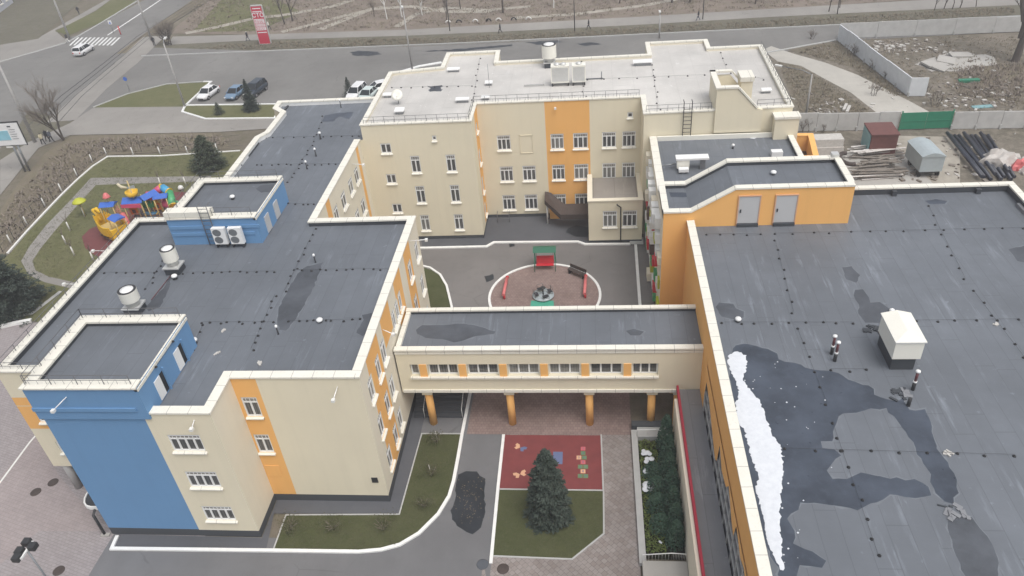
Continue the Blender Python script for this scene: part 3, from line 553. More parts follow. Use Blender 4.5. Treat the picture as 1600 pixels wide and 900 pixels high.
for q in ((-6.95, -6.9, 7.1, 9.0), (-5.75, -5.7, 7.1, 9.0), (-6.95, -5.7, 8.95, 9.0), (-6.95, -5.7, 7.1, 7.15)): mb.box(q[0], q[1], 68.15, 68.197, q[2], q[3])
mb.build('blind_window', 'cream_render', rb)
facade(rb, (4.5, 68.2), (4.5, 64.4), 0, ZR-.1, CO); facade(rb, (4.5, 64.4), (17.2, 64.7), 0, ZR-.1, CO, [])
back = [(17.2, 64.7), (17.4, 80.7), (12.2, 80.7), (12.2, 83.2), (5.8, 83.2), (5.8, 79.5), (-9.8, 79.4), (-9.9, 82.9), (-15.7, 82.9), (-15.7, 78.6), (-21.1, 77.7), (X0, 64.3)]
for a, b in zip(back[:-1], back[1:]): facade(rb, a, b, 0, ZR-.1, CO, [(0, 30, 0, .5, 3)])
ol = [(X0, 64.3), (-10.8, 64.3), (-10.8, 68.2), (4.5, 68.2), (4.5, 64.4), (17.2, 64.7)]+back[1:-1]
deck(rb, [tuple(p) for p in offset(ol, .1, True)], DR, 'pale_membrane')
parapet(rb, ol, True, ZR, DR, w=.4, inner='pale_render')
railing(rb, [(X0+.3, 64.5), (-11.0, 64.5), (-11.0, 68.4), (4.3, 68.4)], ZR-.02, .6, 1.0, bal=True); railing(rb, [(4.7, 64.6), (10.3, 64.7)], ZR-.02, .6, 1.0); railing(rb, [(14.2, 64.85), (17.0, 64.95), (17.2, 80)], ZR-.02, .6, 1.2)
# raised stair head with a sloping shoulder
mb = MB(); yA, yB = 64.32, 68.5
def slab(pts, y0, y1, mi): n = len(pts); mb.add([(x, y0, z) for x, z in pts]+[(x, y1, z) for x, z in pts], [tuple(range(n)), tuple(range(2*n-1, n-1, -1))]+[(i, n+i, n+(i+1) % n, (i+1) % n) for i in range(n)], mi)
slab([(10.6, 10.3), (14.6, 10.3), (14.6, 12.3), (14.0, 12.45), (12.3, 14.3), (10.6, 14.3)], yA, yA+.3, 0); slab([(10.6, 12), (10.9, 12), (10.9, 14.3), (10.6, 14.3)], yA+.3, yB, 0)
slab([(10.9, 12), (14.0, 12), (12.3, 14.0), (10.9, 14.0)], yB-.3, yB, 0)
mb.build('stair_head', 'cream_render', rb)
mb = MB(); slab([(10.5, 14.32), (12.35, 14.32), (14.05, 12.47), (14.15, 12.57), (12.4, 14.46), (10.5, 14.46)], yA-.08, yA+.45, 0); mb.box(10.5, 10.98, yA+.46, yB, 14.3, 14.46); slab([(10.5, 14.32), (12.35, 14.32), (14.05, 12.47), (14.15, 12.57), (12.4, 14.46), (10.5, 14.46)], yB-.4, yB+.05, 0)
mb.build('coping', 'coping_x', rb)
MB().box(13.0, 14.0, 66.6, 68.2, DR, 14.0).build('chimney', 'cream_render', rb); MB().box(12.9, 14.1, 66.5, 68.3, 14.003, 14.4).build('chimney_cap', 'coping_x', rb)
MB().box(15.6, 17.6, 63.6, 64.6, 9.2, 11.7).build('corner_box', 'cream_render', rb); MB().box(15.5, 17.7, 63.5, 64.68, 11.7, 11.9).build('coping', 'coping_x', rb)
mb = MB()
for x in (7.9, 8.6): mb.tube([(x, 64.25, 10.2), (x, 64.25, 13.3), (x, 64.8, 13.3)], .04, 5)
for k in range(7): mb.tube([(7.9, 64.25, 10.5+k*.36), (8.6, 64.25, 10.5+k*.36)], .028, 4)
mb.build('ladder', 'dark_metal', rb)
# single-storey annex and the canopy of the cellar stair
facade(rb, (-.5, 62.9), (4.5, 62.9), 0, 4.55, CO, [(0, 5.2, 0, .3, 3)], [(1.35, 2.65, 1.75, 3.5, 3, True), (3.15, 4.5, 1.75, 3.5, 3, True)])
facade(rb, (-.5, 68.2), (-.5, 62.9), 0, 4.55, CO)
deck(rb, [(-.4, 63.0), (4.45, 63.0), (4.45, 68.15), (-.4, 68.15)], 4.2, 'beige_membrane'); parapet(rb, [(-.5, 68.15), (-.5, 62.9), (4.5, 62.9), (4.5, 68.15)], False, 4.65, 4.2, w=.4, mats=('pale_render', 'pale_render'), inner='cream_render')
mb = MB(); mb.tube([(2.15, 62.5, 4.4), (2.15, 62.75, 4.2), (2.5, 62.8, 3.9), (2.5, 62.8, 0)], .06, 6); mb.build('drainpipe', 'dark_metal', rb)
mb = MB(); mb.add([(-4.7, 67.0, 2.35), (-2.6, 65.2, 1.2), (-.5, 65.2, 1.2), (-.5, 67.0, 1.9), (-3.6, 67.0, 1.9), (-4.7, 68.2, 2.9)], [(0, 1, 4, 5), (1, 2, 3, 4)])
mb2 = MB(); mb2.prism([(-4.8, 66.6), (-3.2, 65.4), (-.52, 65.4), (-.52, 66.9), (-2.9, 66.9), (-4.2, 68.0), (-4.8, 68.1)], [2.3, 1.2, 1.2, 1.2, 1.2, 2.3, 2.4], [2.75, 1.75, 1.75, 2.1, 2.1, 2.8, 2.9]); mb2.build('stair_canopy', 'brown_cladding', rb)
for q in ((-4.6, 66.7), (-4.6, 67.9)): MB().tube([(*q, 0), (*q, 2.4)], .07, 6).build('canopy_post', 'white_plastic', rb)
MB().box(-4.4, -2.9, 67.6, 68.18, .02, .9).build('stair_wall', 'orange_render', rb)
mb = MB()
for x in (-9.7, -8.5): mb.tube([(x, 67.2, 0), (x, 67.2, .9), (x, 67.9, .9)], .03, 5)
mb.tube([(-9.7, 67.2, .9), (-8.5, 67.2, .9)], .03, 5); mb.tube([(-9.7, 67.2, .45), (-8.5, 67.2, .45)], .03, 5); mb.build('guard_rail', 'rail_metal', rb)
for i, pl_ in enumerate([[(668, 135), (690, 133), (688, 143), (672, 143)]]): patch(rb, pl_, DR, 'damp_membrane', i, .22)
# ================================================================== BRIDGE
br = thing('covered_bridge', 'cream glazed passage bridge on orange columns between the two wings', 'bridge', (-3.5, 41, 0))
bw = []; edges = [-12.55, -11.65, -8.95, -6.2, -3.45, -.72, 2.05, 4.05]
for i, (a, b) in enumerate(zip(edges[:-1], edges[1:])):
    a2 = a+(.32 if i else 0); bw.append((a2+13.4, b-(.32 if i < 6 else 0)+13.4, 5.0, 6.05, 3 if i else 1, False, False))
facade(br, (-13.4, 38.6), (6.84, 38.6), 3.55, 7.35, CO, [], bw, depth=.3)
facade(br, (6.84, 43.1), (-13.4, 43.1), 3.55, 7.35, CO)
MB().box(-13.4, 6.84, 38.6, 43.1, 3.47, 3.55).build('underside', 'pale_render', br)
deck(br, [(-13.4, 38.7), (6.84, 38.7), (6.84, 43.0), (-13.4, 43.0)], 7.08)
parapet(br, [(-13.4, 38.6), (6.84, 38.6)], False, 7.42, 7.08, w=.3, over=.12); parapet(br, [(6.84, 43.1), (-13.4, 43.1)], False, 7.42, 7.08, w=.3)
strip(mb := MB(), [(-13.4, 43.0), (-13.4, 38.6)], False, .02, .35, 7.05, 7.3); mb.build('upstand', 'coping_y', br)
MB().box(-12.6, 4.1, 38.42, 38.68, 4.86, 4.99).build('sill', 'coping_x', br); MB().box(-13.3, 5.9, 38.5, 38.597, 3.55, 3.78).build('string_course', 'coping_x', br)
MB().box(-13.4, 6.84, 38.53, 38.597, 7.0, 7.2).build('cornice', 'coping_x', br)
for x in edges[1:-1]: MB().box(x-.25, x+.25, 38.56, 38.85, 4.98, 6.06).build('pillar', 'orange_render', br)
for x in (-11.75, -6.0, -.5, 3.75, 5.5):
    for y in (39.1, 42.4):
        MB().tube([(x, y, 0), (x, y, 3.1)], .27, 16).build('column', 'orange_render', br); MB().box(x-.36, x+.36, y-.36, y+.36, 3.1, 3.47).build('capital', 'cream_render', br)
patch(br, [(650, 516), (660, 508), (690, 508), (720, 506), (740, 508), (758, 513), (774, 518), (772, 522), (745, 525), (725, 532), (710, 535), (690, 530), (665, 528), (652, 522)], 7.08, 'damp_membrane', 8, .05)
patch(br, [(978, 517), (990, 514), (1006, 518), (1000, 524), (985, 524)], 7.08, 'damp_membrane', 9, .04)
# ramp stairs under the bridge on the left
st = thing('entrance_stair', 'dark entrance stair with ramp under the left end of the bridge', 'stair', (-11, 41, 0))
for k in range(6): MB().box(-13.3, -9.6, 39.6+k*.35, 43.2, .02+k*.16, .02+(k+1)*.16-.002*0).build('step', 'plinth_stone', st)
for x in (-12.5, -9.7): MB().tube([(x, 39.6, 0), (x, 39.6, .9), (x, 43, 1.9)], .025, 4).build('handrail', 'white_plastic', st)
# ================================================================== RIGHT WING
hl = thing('hall_building', 'large orange hall wing with dark membrane roof, puddles and snow', 'building', (18, 36, 0))
ZH, DH = 10.2, 9.6
WX = 6.84
facade(hl, (WX, 49.75), (WX, 9.0), 7.4, ZH-.1, CO, base=1); facade(hl, (WX, 49.75), (WX, 36.8), 0, 7.4, CO, base=1)
teeth = [(36.8, 4.2), (36.2, 6.6), (34.6, 6.3), (33.2, 5.7), (31.4, 5.0), (30.9, 5.4), (30.6, 7.0), (29.4, 6.3), (28.0, 6.6), (27.4, 7.4), (26.0, 6.5), (25.2, 6.2), (24.9, 7.4), (23.4, 6.9), (22.6, 7.3), (20.5, 6.4), (18, 7.3), (9, 6.5)]
mb = MB()
for (ya, za), (yb, zb) in zip(teeth[:-1], teeth[1:]): mb.quad((WX-.05, ya, za), (WX-.05, yb, zb), (WX-.05, yb, 7.6), (WX-.05, ya, 7.6))
mb.build('fascia', 'orange_render', hl)
MB().quad((WX+.03, 36.8, 3.6), (WX+.03, 9, 3.6), (WX+.03, 9, 7.45), (WX+.03, 36.8, 7.45)).build('glazing', 'dark_glass', hl)
mb = MB()
for k in range(22): y = 36.6-k*1.25; mb.box(WX-.04, WX+.03, y-.03, y+.03, 3.7, 7.4)
for z in (4.6, 5.6, 6.6): mb.box(WX-.03, WX+.028, 9, 36.7, z-.025, z+.025)
mb.build('mullion', 'sheet_metal', hl)
facade(hl, (31.15, 9.0), (31.15, 54.2), 0, ZH-.1, CO, base=1); facade(hl, (31.15, 54.2), (18.4, 54.2), 0, ZH-.1, CO, base=1)
deck(hl, [(WX+.1, 9), (31.05, 9), (31.05, 54.1), (18.2, 54.1), (18.2, 49.85), (WX+.1, 49.85)], DH)
parapet(hl, [(WX, 49.72), (WX, 9)], False, ZH, DH, w=.48, over=.06); parapet(hl, [(31.15, 9), (31.15, 54.2), (18.3, 54.2)], False, ZH, DH, w=.45)
for x in (22.6, 28.6): MB().box(x-.16, x+.16, 53.45, 53.75, DH, DH+.4).build('scupper', 'dark_membrane', hl)
MB().box(30.45, 30.68, 50.4, 51.6, DH, DH+.25).build('scupper', 'walkway_membrane', hl)
# penthouse with the two grey doors and a sloping shoulder
slope = [(5.08, 10.95), (7.06, 10.95), (10.1, 12.75), (18.25, 12.75)]
mb = MB(); ff = [(WX, DH-.05), (18.25, DH-.05), (18.25, 12.65), (10.1, 12.65), (WX, 10.75)]
mb.add([(x, 49.75, z) for x, z in ff], [(0, 1, 2, 3, 4)]); mb.add([(5.08, 49.75, 0), (WX, 49.75, 0), (WX, 49.75, 10.8), (5.08, 49.75, 10.8)], [(0, 1, 2, 3)])
mb.quad((18.25, 49.75, DH-.05), (18.25, 54.3, DH-.05), (18.25, 54.3, 12.65), (18.25, 49.75, 12.65)); mb.quad((18.25, 54.3, 10), (WX, 54.3, 10), (WX, 54.3, 10.7), (18.25, 54.3, 12.6))
mb.build('penthouse', 'orange_render', hl)
zz = [10.95, 10.95, 12.75, 12.75]
for y, s in ((49.75, 1), (54.35, -1)):
    mb = MB()
    for (xa, za), (xb, zb) in zip(slope[:-1], slope[1:]):
        y0, y1 = (y-.07, y+.45) if s > 0 else (y-.45, y+.07)
        mb.add([(xa, y0, za-.13), (xb, y0, zb-.13), (xb, y1, zb-.13), (xa, y1, za-.13), (xa, y0, za), (xb, y0, zb), (xb, y1, zb), (xa, y1, za)], [(0, 3, 2, 1), (4, 5, 6, 7), (0, 1, 5, 4), (1, 2, 6, 5), (2, 3, 7, 6), (3, 0, 4, 7)])
    mb.build('coping', 'coping_x', hl)
    mb = MB(); yy = y+.4*s
    for (xa, za), (xb, zb) in zip(slope[:-1], slope[1:]):
        q = [(xa, yy, za-.5), (xb, yy, zb-.5), (xb, yy, zb-.12), (xa, yy, za-.12)]; mb.add(q, [(3, 2, 1, 0) if s > 0 else (0, 1, 2, 3)])
    mb.build('upstand', 'dark_membrane', hl)
MB().box(17.85, 18.32, 50.2, 53.9, 12.62, 12.76).build('coping', 'coping_y', hl); MB().box(5.02, 5.5, 50.2, 53.9, 10.82, 10.953).build('coping', 'coping_y', hl)
mb = MB()
for (xa, za), (xb, zb) in zip(slope[:-1], slope[1:]): mb.quad((xa, 50, za-.4), (xb, 50, zb-.4), (xb, 54.2, zb-.4), (xa, 54.2, za-.4))
mb.build('roof', 'roof_membrane', hl)
MB().box(17.7, 18.2, 53.95, 54.5, 12.3, 13.0).build('rain_head', 'sheet_metal', hl)
for x0 in (10.4, 12.98):
    d = MB().box(x0, x0+1.45, 49.70, 49.82, 9.85, 12.05).build('door', 'door_grey', hl); MB().box(x0+.12, x0+.2, 49.62, 49.7, 10.75, 11.0).build('handle', 'dark_metal', d)
    mb = MB(); mb.box(x0-.08, x0, 49.66, 49.8, DH, 12.13); mb.box(x0+1.45, x0+1.53, 49.66, 49.8, DH, 12.13); mb.box(x0, x0+1.45, 49.66, 49.8, 12.051, 12.13); mb.build('door_frame', 'decal_peach', hl)
    MB().box(x0-.03, x0+1.48, 49.5, 49.749, DH, 9.85).build('threshold', 'dark_membrane', hl)
# lower middle roof
ZM = 10.2
facade(hl, (5.1, 64.4), (5.1, 49.75), 0, 10.1, CO, base=4); facade(hl, (17.2, 54), (17.2, 64.4), 0, 10.1, CO, base=1)
deck(hl, [(5.2, 54.2), (17.1, 54.2), (17.1, 64.4), (5.2, 64.35)], 9.8); parapet(hl, [(5.1, 64.35), (5.1, 54.3)], False, ZM, 9.8, w=.55); parapet(hl, [(17.2, 54.5), (17.2, 64.4)], False, ZM, 9.8, w=.4)
mb = MB(); mb.box(5.7, 16.9, 64.1, 64.3, 9.8, 10.2); mb.build('flashing', 'cream_metal', hl)
patch(hl, [(1160, 213), (1172, 209), (1185, 213), (1178, 217)], 9.8, 'snow', 3, .1, 'slush')
patch(hl, [(1045, 300), (1078, 301), (1080, 308), (1048, 308)], 10.55, 'puddle_film', 4, .04)
# coloured facade panels on the courtyard side
rg = random.Random(11); pal = ['white_paint']*7+['pale_render']*3+['brown_panel']*2+['red_plastic']*3+['lime_panel']*3+['play_green']*2
for i in range(11):
    for j in range(8):
        if rg.random() < .7:
            y = 50.6+i*1.24+rg.uniform(-.2, .2); z = .8+j*1.12+rg.uniform(-.2, .2); p = rg.uniform(.15, .6); k = pal[rg.randrange(len(pal))]
            if z > 7 and k in ('red_plastic', 'lime_panel', 'play_green'): k = 'white_paint'
            MB().box(5.1-p, 5.12, y-rg.uniform(.3, .6), y+rg.uniform(.3, .6), z-rg.uniform(.25, .5), z+rg.uniform(.25, .5)).build('facade_panel', k, hl)
# orange sunken court behind
mb = MB(); strip(mb, [(17.4, 63.4), (19.6, 63.4), (20.2, 68.2), (17.6, 68.4)], False, -.05, .35, 0, 8.0); mb.build('well_wall', 'orange_render', hl)
mb = MB(); strip(mb, [(17.4, 63.4), (19.6, 63.4), (20.2, 68.2), (17.6, 68.4)], False, -.1, .4, 8.003, 8.1); mb.build('coping', 'orange_render', hl); MB().sheet([(17.5, 63.6), (19.4, 63.6), (19.9, 68), (17.6, 68)], 6.5).build('well_floor', 'brown_cladding', hl)
# puddles and snow
puddle = [(1150, 540), (1162, 537), (1200, 545), (1214, 552), (1216, 561), (1240, 567), (1270, 577), (1310, 583), (1335, 596), (1365, 608), (1366, 617), (1402, 628), (1410, 622), (1420, 640), (1445, 640), (1455, 660), (1458, 680), (1470, 710), (1490, 740), (1497, 770), (1490, 788), (1475, 783), (1462, 770), (1450, 735), (1430, 700), (1415, 675), (1385, 638), (1350, 641), (1310, 650), (1304, 668), (1300, 690), (1282, 690), (1286, 700), (1305, 703), (1315, 712), (1300, 724), (1292, 735), (1300, 748), (1322, 748), (1345, 739), (1390, 748), (1430, 749), (1450, 760), (1455, 774), (1430, 778), (1390, 773), (1370, 785), (1340, 798), (1300, 790), (1250, 786), (1230, 810), (1242, 830), (1240, 850), (1270, 862), (1290, 876), (1285, 888), (1250, 883), (1244, 899), (1242, 920), (1226, 920), (1212, 880), (1185, 830), (1172, 770), (1165, 720), (1150, 680), (1148, 640), (1140, 590), (1138, 556)]
patch(hl, puddle, DH, 'puddle_film', 21, .10)
patch(hl, [(1483, 806), (1518, 808), (1530, 825), (1550, 850), (1560, 880), (1556, 915), (1512, 915), (1500, 880), (1488, 845), (1480, 825)], DH, 'damp_membrane', 22, .07, 'damp_patch')
patch(hl, [(1336, 453), (1348, 452), (1358, 465), (1360, 473), (1375, 472), (1390, 483), (1395, 492), (1376, 505), (1352, 504), (1341, 490), (1342, 475), (1334, 462)], DH, 'damp_membrane', 23, .05, 'damp_patch')
patch(hl, [(1118, 480), (1124, 473), (1146, 475), (1150, 482), (1162, 487), (1162, 496), (1145, 499), (1128, 495)], DH, 'damp_membrane', 24, .05, 'damp_patch')
patch(hl, [(1316, 418), (1330, 416), (1344, 430), (1338, 442), (1322, 436)], DH, 'damp_membrane', 25, .05, 'damp_patch')
patch(hl, [(1575, 390), (1600, 384), (1620, 384), (1620, 412), (1590, 408)], DH, 'damp_membrane', 26, .05, 'damp_patch')
patch(hl, [(1445, 314), (1462, 311), (1480, 314), (1476, 319), (1452, 319)], DH, 'puddle_film', 27, .05)
snowp = [(1139, 555), (1152, 549), (1166, 555), (1167, 575), (1160, 592), (1172, 610), (1187, 625), (1200, 660), (1207, 682), (1220, 695), (1225, 737), (1220, 775), (1219, 812), (1222, 865), (1224, 892), (1219, 890), (1210, 870), (1200, 847), (1197, 835), (1190, 800), (1180, 764), (1185, 745), (1171, 703), (1164, 675), (1152, 657), (1149, 632), (1155, 610), (1144, 585), (1137, 567)]
mb = MB(); sp = rough(ats(snowp, DH), .07, .12, 31); sp2 = rough(ats(snowp, DH), .13, .16, 31)
cx = sum(p[0] for p in sp)/len(sp); n = len(sp)
inn = []
for i, p in enumerate(sp):
    a = Vector(sp[i-3]); b = Vector(sp[(i+3) % n]); d = (b-a).normalized(); k = Vector((-d.y, d.x)); q = Vector(p)+k*(-.07 if True else 0)
    inn.append(tuple(q))
ar = sum(sp[i-1][0]*sp[i][1]-sp[i][0]*sp[i-1][1] for i in range(n))
if ar > 0: inn = [tuple(Vector(p)*2-Vector(q)) for p, q in zip(sp, inn)]
mb.add([(*p, DH+.012) for p in sp]+[(*q, DH+.018) for q in inn], [tuple(range(n, 2*n)) if ar > 0 else tuple(range(2*n-1, n-1, -1))]+[(i, (i+1) % n, n+(i+1) % n, n+i) if ar > 0 else ((i+1) % n, i, n+i, n+(i+1) % n) for i in range(n)])
tag(mb.build('snow_patch', 'snow'), 'long melting snow patch along the west edge of the hall roof', 'snow')
mb = MB(); rg = random.Random(5)
for k in range(60):
    x, y = at(rg.gauss(1195, 30)+20, rg.uniform(560, 880), DH)
    if x < 7.9: continue
    s = rg.uniform(.02, .06); mb.add([(x+s*math.cos(q), y+s*math.sin(q), DH+.02) for q in (0, 1.5, 3.2, 4.6)], [(0, 1, 2, 3)])
mb.build('ice_crumb', 'snow', hl)['kind'] = 'stuff'
# walkway along the hall with red parapet
wk = thing('raised_walkway', 'raised grey walkway with red-topped cream parapet beside the hall', 'walkway', (6, 28, 0))
MB().box(5.4, 6.83, 9, 38.55, 3.6, 3.8).build('floor', 'walkway_membrane', wk); MB().box(5.08, 5.4, 9, 37.6, 0, 3.86).build('wall', 'pale_render', wk)
MB().box(5.28, 5.42, 9, 38.45, 3.86, 4.25).build('parapet', 'red_paint', wk); MB().box(5.5, 6.8, 9, 38.5, 0, 3.59).build('base', 'plinth_stone', wk)
ORD = ['first', 'second', 'third', 'fourth', 'fifth', 'sixth', 'seventh', 'eighth', 'ninth', 'tenth', 'eleventh', 'twelfth', 'thirteenth', 'fourteenth', 'fifteenth', 'sixteenth', 'seventeenth', 'eighteenth', 'nineteenth', 'twentieth']
# ------------------------------------------------------------------ lightning conductors: wire runs on small black holders
hm = MB(); hm.lathe([(.095, 0), (.085, .04), (.04, .07), (.03, .1)], n=6)
holder_me = None
def conductor(label, runs, z):
    global holder_me
    p0 = at(*runs[0][0], z); t = thing('lightning_conductor', label, 'conductor', (*p0, z))
    for a, b, n in runs:
        wire = MB()
        A = Vector(at(*a, z)); B = Vector(at(*b, z)); wire.tube([(*A, z+.1), (*B, z+.1)], .008, 3, cap=False)
        for k in range(n):
            q = A.lerp(B, (k+.5*(n == 1))/max(1, n-1))+Vector((random.gauss(0, .09), random.gauss(0, .06)))
            if holder_me is None:
                o = hm.build('holder', 'black_rubber', t); holder_me = o.data; o.location = (q.x-p0[0], q.y-p0[1], 0); 
                for v in holder_me.vertices: v.co += Vector((p0[0], p0[1], z))
            else:
                o = bpy.data.objects.new('holder', holder_me); COL.objects.link(o); o.parent = t; o.location = (q.x-p0[0], q.y-p0[1], 0)
        wire.build('wire', 'dark_metal', t)
    return t
conductor('black holders of the roof grid on the front of the dark left wing roof', [((135, 427), (240, 427), 8), ((290, 427), (430, 425), 11), ((460, 423), (608, 421), 12), ((317, 504), (425, 504), 9), ((450, 503), (565, 500), 9), ((493, 358), (445, 455), 10), ((430, 462), (392, 548), 9), ((318, 508), (300, 545), 4), ((256, 408), (228, 452), 6)], DK)
conductor('black holders of the roof grid on the far end of the dark left wing roof', [((402, 258), (536, 257), 13), ((450, 319), (490, 320), 5), ((488, 228), (450, 286), 9), ((414, 216), (564, 213), 11), ((506, 182), (490, 222), 5)], DK)
conductor('black holders of the roof grid on the pale roof of the rear block', [((610, 138), (735, 135), 8), ((750, 92), (736, 178), 10), ((920, 125), (1100, 118), 8), ((1018, 102), (1029, 172), 9), ((908, 97), (912, 152), 8), ((1125, 82), (1136, 112), 4), ((1145, 115), (1195, 125), 4)], DR)
conductor('black holders of the roof grid on the dark hall roof with puddles', [((1210, 366), (1598, 357), 14), ((1105, 367), (1188, 367), 5), ((1450, 322), (1508, 437), 8), ((1520, 455), (1600, 560), 6), ((1211, 377), (1240, 490), 8), ((1246, 515), (1292, 632), 6), ((1300, 660), (1372, 870), 9), ((1132, 505), (1335, 505), 9), ((1432, 502), (1590, 500), 6), ((1298, 578), (1356, 578), 3), ((1230, 702), (1585, 712), 9)], DH)
conductor('two black holders of the roof grid on the dark stair tower roof', [((273, 534), (245, 574), 2)], 12.65)
# ------------------------------------------------------------------ roof fittings
def mushroom(x, y, z, label, h=.45, r=.22, cap='white_plastic', stem='dark_metal'):
    t = thing('roof_vent', label, 'roof vent', (x, y, z), group='roof vents')
    MB().lathe([(r*.75, 0), (r*.5, .06), (r*.42, h)], (x, y, z), 10).build('stem', stem, t); MB().lathe([(r*.9, h-.05), (r, h+.02), (r*.8, h+.1), (r*.2, h+.15)], (x, y, z), 12).build('cap', cap, t)
for p, z, h, r, lb in [((305, 536), DK, .3, .32, 'stubby white roof vent beside the wall of the front blue tower'), ((274, 436), DK, .3, .32, 'stubby white roof vent by the larger exhaust fan'), ((500, 503), DK, .18, .32, 'flat white roof vent right of the big damp patch'),
        ((435, 522), DK, .7, .14, 'slim white-capped roof vent at the tail of the damp patch'), ((493, 410), DK, .7, .14, 'slim white-capped roof vent at the head of the damp patch'), ((494, 244), DK, .8, .16, 'slim roof vent on the narrow part of the dark roof'), ((480, 264), DK, .8, .16, 'slim roof vent beside a grid crossing on the narrow roof'),
        ((501, 217), DK, .7, .22, 'square-looking white roof vent nearest the rear block'), ((533, 168), DK, .9, .14, 'slim roof vent at the far end of the dark roof'), ((364, 311), 12.55, .25, .3, 'round white roof vent on top of the second blue tower'),
        ((1153, 502), DH, .2, .3, 'flat round white vent beside the small damp patch on the hall roof'), ((1393, 488), DH, .15, .25, 'flat white vent behind the big ventilation box'), ((1208, 274), 12.3, .3, .32, 'round white vent on the penthouse roof above the grey doors'), ((1145, 232), 9.8, .35, .2, 'small grey vent on the middle dark roof')]:
    mushroom(*at(*p, z), z, lb, h*.85, r*.68)
def fan(px, py, z, r, h, label):
    x, y = at(px, py, z); t = thing('exhaust_fan', label, 'exhaust fan', (x, y, z), group='drum exhaust fans on the roofs')
    MB().box(x-.52, x+.52, y-.5, y+.5, z, z+.5).build('base', 'dark_membrane', t); MB().box(x-.6, x+.6, y-.56, y+.56, z+.5, z+.6).build('curb', 'sheet_metal', t)
    MB().lathe([(r*.72, .62), (r*.72, 1.0), (r*.95, 1.02)], (x, y, z), 24).build('neck', 'sheet_metal', t); MB().lathe([(r*.95, 1.0), (r, 1.03), (r, 1.0+h), (r*.9, 1.0+h), (r*.88, .9+h)], (x, y, z), 28, 0, False).build('drum', 'cream_metal', t)
    MB().lathe([(r*.93, 1.005+h), (r*.99, 1.005+h), (r*.99, 1.03+h), (r*.93, 1.03+h)], (x, y, z), 28).build('rim', 'dark_metal', t); MB().lathe([(.02, .96+h), (r*.72, .96+h), (r*.72, 1.06+h), (r*.3, 1.12+h), (.02, 1.13+h)], (x, y, z), 24).build('lid', 'white_plastic', t)
fan(275, 424, DK, .54, .95, 'cream drum exhaust fan nearest the second blue tower'); fan(213, 487, DK, .6, .8, 'cream drum exhaust fan beside the front blue tower railing'); fan(859, 104, DR, .74, 1.3, 'tall cream drum exhaust fan on the pale rear roof')
MB().quad((*at(1,1), 0), (*at(1,1), 0), (*at(1,1), 0), (*at(1,1), 0)) if 0 else None
x, y = at(268, 452, DK); tag(MB().tube([(*at(268, 432, DK), DK+.12), (*at(237, 470, DK), DK+.08)], .03, 6).build('roof_pipe', 'maroon_pipe'), 'thin red pipe lying on the dark roof between the exhaust fans', 'pipe')
def ac(x, y, z, label, ang=0):
    t = thing('air_conditioner', label, 'air conditioner', (x, y, z), group='outdoor air conditioning units on the blue tower wall')
    MB().box(x-.5, x+.5, y-.17, y+.17, z+.25, z+1.6).build('casing', 'white_plastic', t)
    for k in (.62, 1.24):
        MB().add([(x-.12+.33*math.cos(a*math.pi/10), y-.176, z+k+.29*math.sin(a*math.pi/10)) for a in range(20)], [tuple(range(20))]).build('fan_grille', 'grey_metal', t)
    for q in (-.4, .4): MB().box(x+q-.04, x+q+.04, y-.2, y+.2, z, z+.25).build('foot', 'dark_metal', t)
ax, ay = -27.55, 46.85
ac(ax, ay, DK+.1, 'white air conditioning unit nearest the ladder on the blue tower'); ac(ax+1.25, ay, DK+.1, 'white air conditioning unit nearest the right corner of the blue tower')
# rear roof: chillers, dish, hatches
x, y = at(888, 132, DR)
for i, (dx, w_, fans) in enumerate([(-.75, 1.75, 2), (1.05, 1.3, 1)]):
    t = thing('chiller_unit', ['wide white rooftop chiller with two fans on the rear roof', 'narrow white rooftop chiller with one fan on the rear roof'][i], 'chiller', (x+dx, y, DR), group='rooftop chillers')
    MB().box(x+dx-w_/2, x+dx+w_/2, y-.45, y+.45, DR+.35, DR+2.0).build('casing', 'cream_metal', t)
    for k in range(fans): MB().lathe([(.3, 0), (.3, .1), (.16, .2), (.02, .22)], (x+dx+(k-(fans-1)/2)*.6, y, DR+2.0), 14).build('fan', 'sheet_metal', t)
    MB().box(x+dx-w_/2+.1, x+dx+w_/2-.1, y-.46, y-.452, DR+.5, DR+1.85).build('grille', 'sheet_metal', t)
    for q in (-1, 1): MB().box(x+dx+q*(w_/2-.1)-.05, x+dx+q*(w_/2-.1)+.05, y-.4, y+.4, DR, DR+.35).build('foot', 'dark_metal', t)
x, y = at(623, 162, DR); t = thing('satellite_dish', 'white satellite dish on the near left of the pale roof', 'satellite dish', (x, y, DR))
MB().tube([(x, y, DR), (x, y, DR+.7)], .05, 6).build('mast', 'grey_metal', t)
mb = MB(); mb.lathe([(.02, 0), (.3, .04), (.55, .14), (.56, .17), (.3, .08), (.02, .05)], (0, 0, 0), 20)
rot = Matrix.Rotation(R(50), 3, 'X'); mb.v = [tuple(rot @ Vector(v)+Vector((x, y-.05, DR+.85))) for v in mb.v]; mb.build('dish', 'cream_metal', t); MB().tube([(x, y-.1, DR+.8), (x+.05, y-.75, DR+1.05)], .025, 4).build('feed_arm', 'grey_metal', t)
def hatch(px, py, w, d, h, label, zb=DR, rz=0):
    x, y = at(px, py, zb); t = thing('roof_hatch', label, 'roof hatch', (x, y, zb), group='white slab hatches on the pale roof')
    MB().box(x-w/2+.1, x+w/2-.1, y-d/2+.1, y+d/2-.1, zb, zb+h-.12).build('curb', 'grey_metal', t); MB().prism([(x-w/2, y-d/2), (x+w/2, y-d/2), (x+w/2, y+d/2), (x-w/2, y+d/2)], zb+h-.12, [zb+h-.03, zb+h-.03, zb+h+.05, zb+h+.05]).build('lid', 'white_plastic', t)
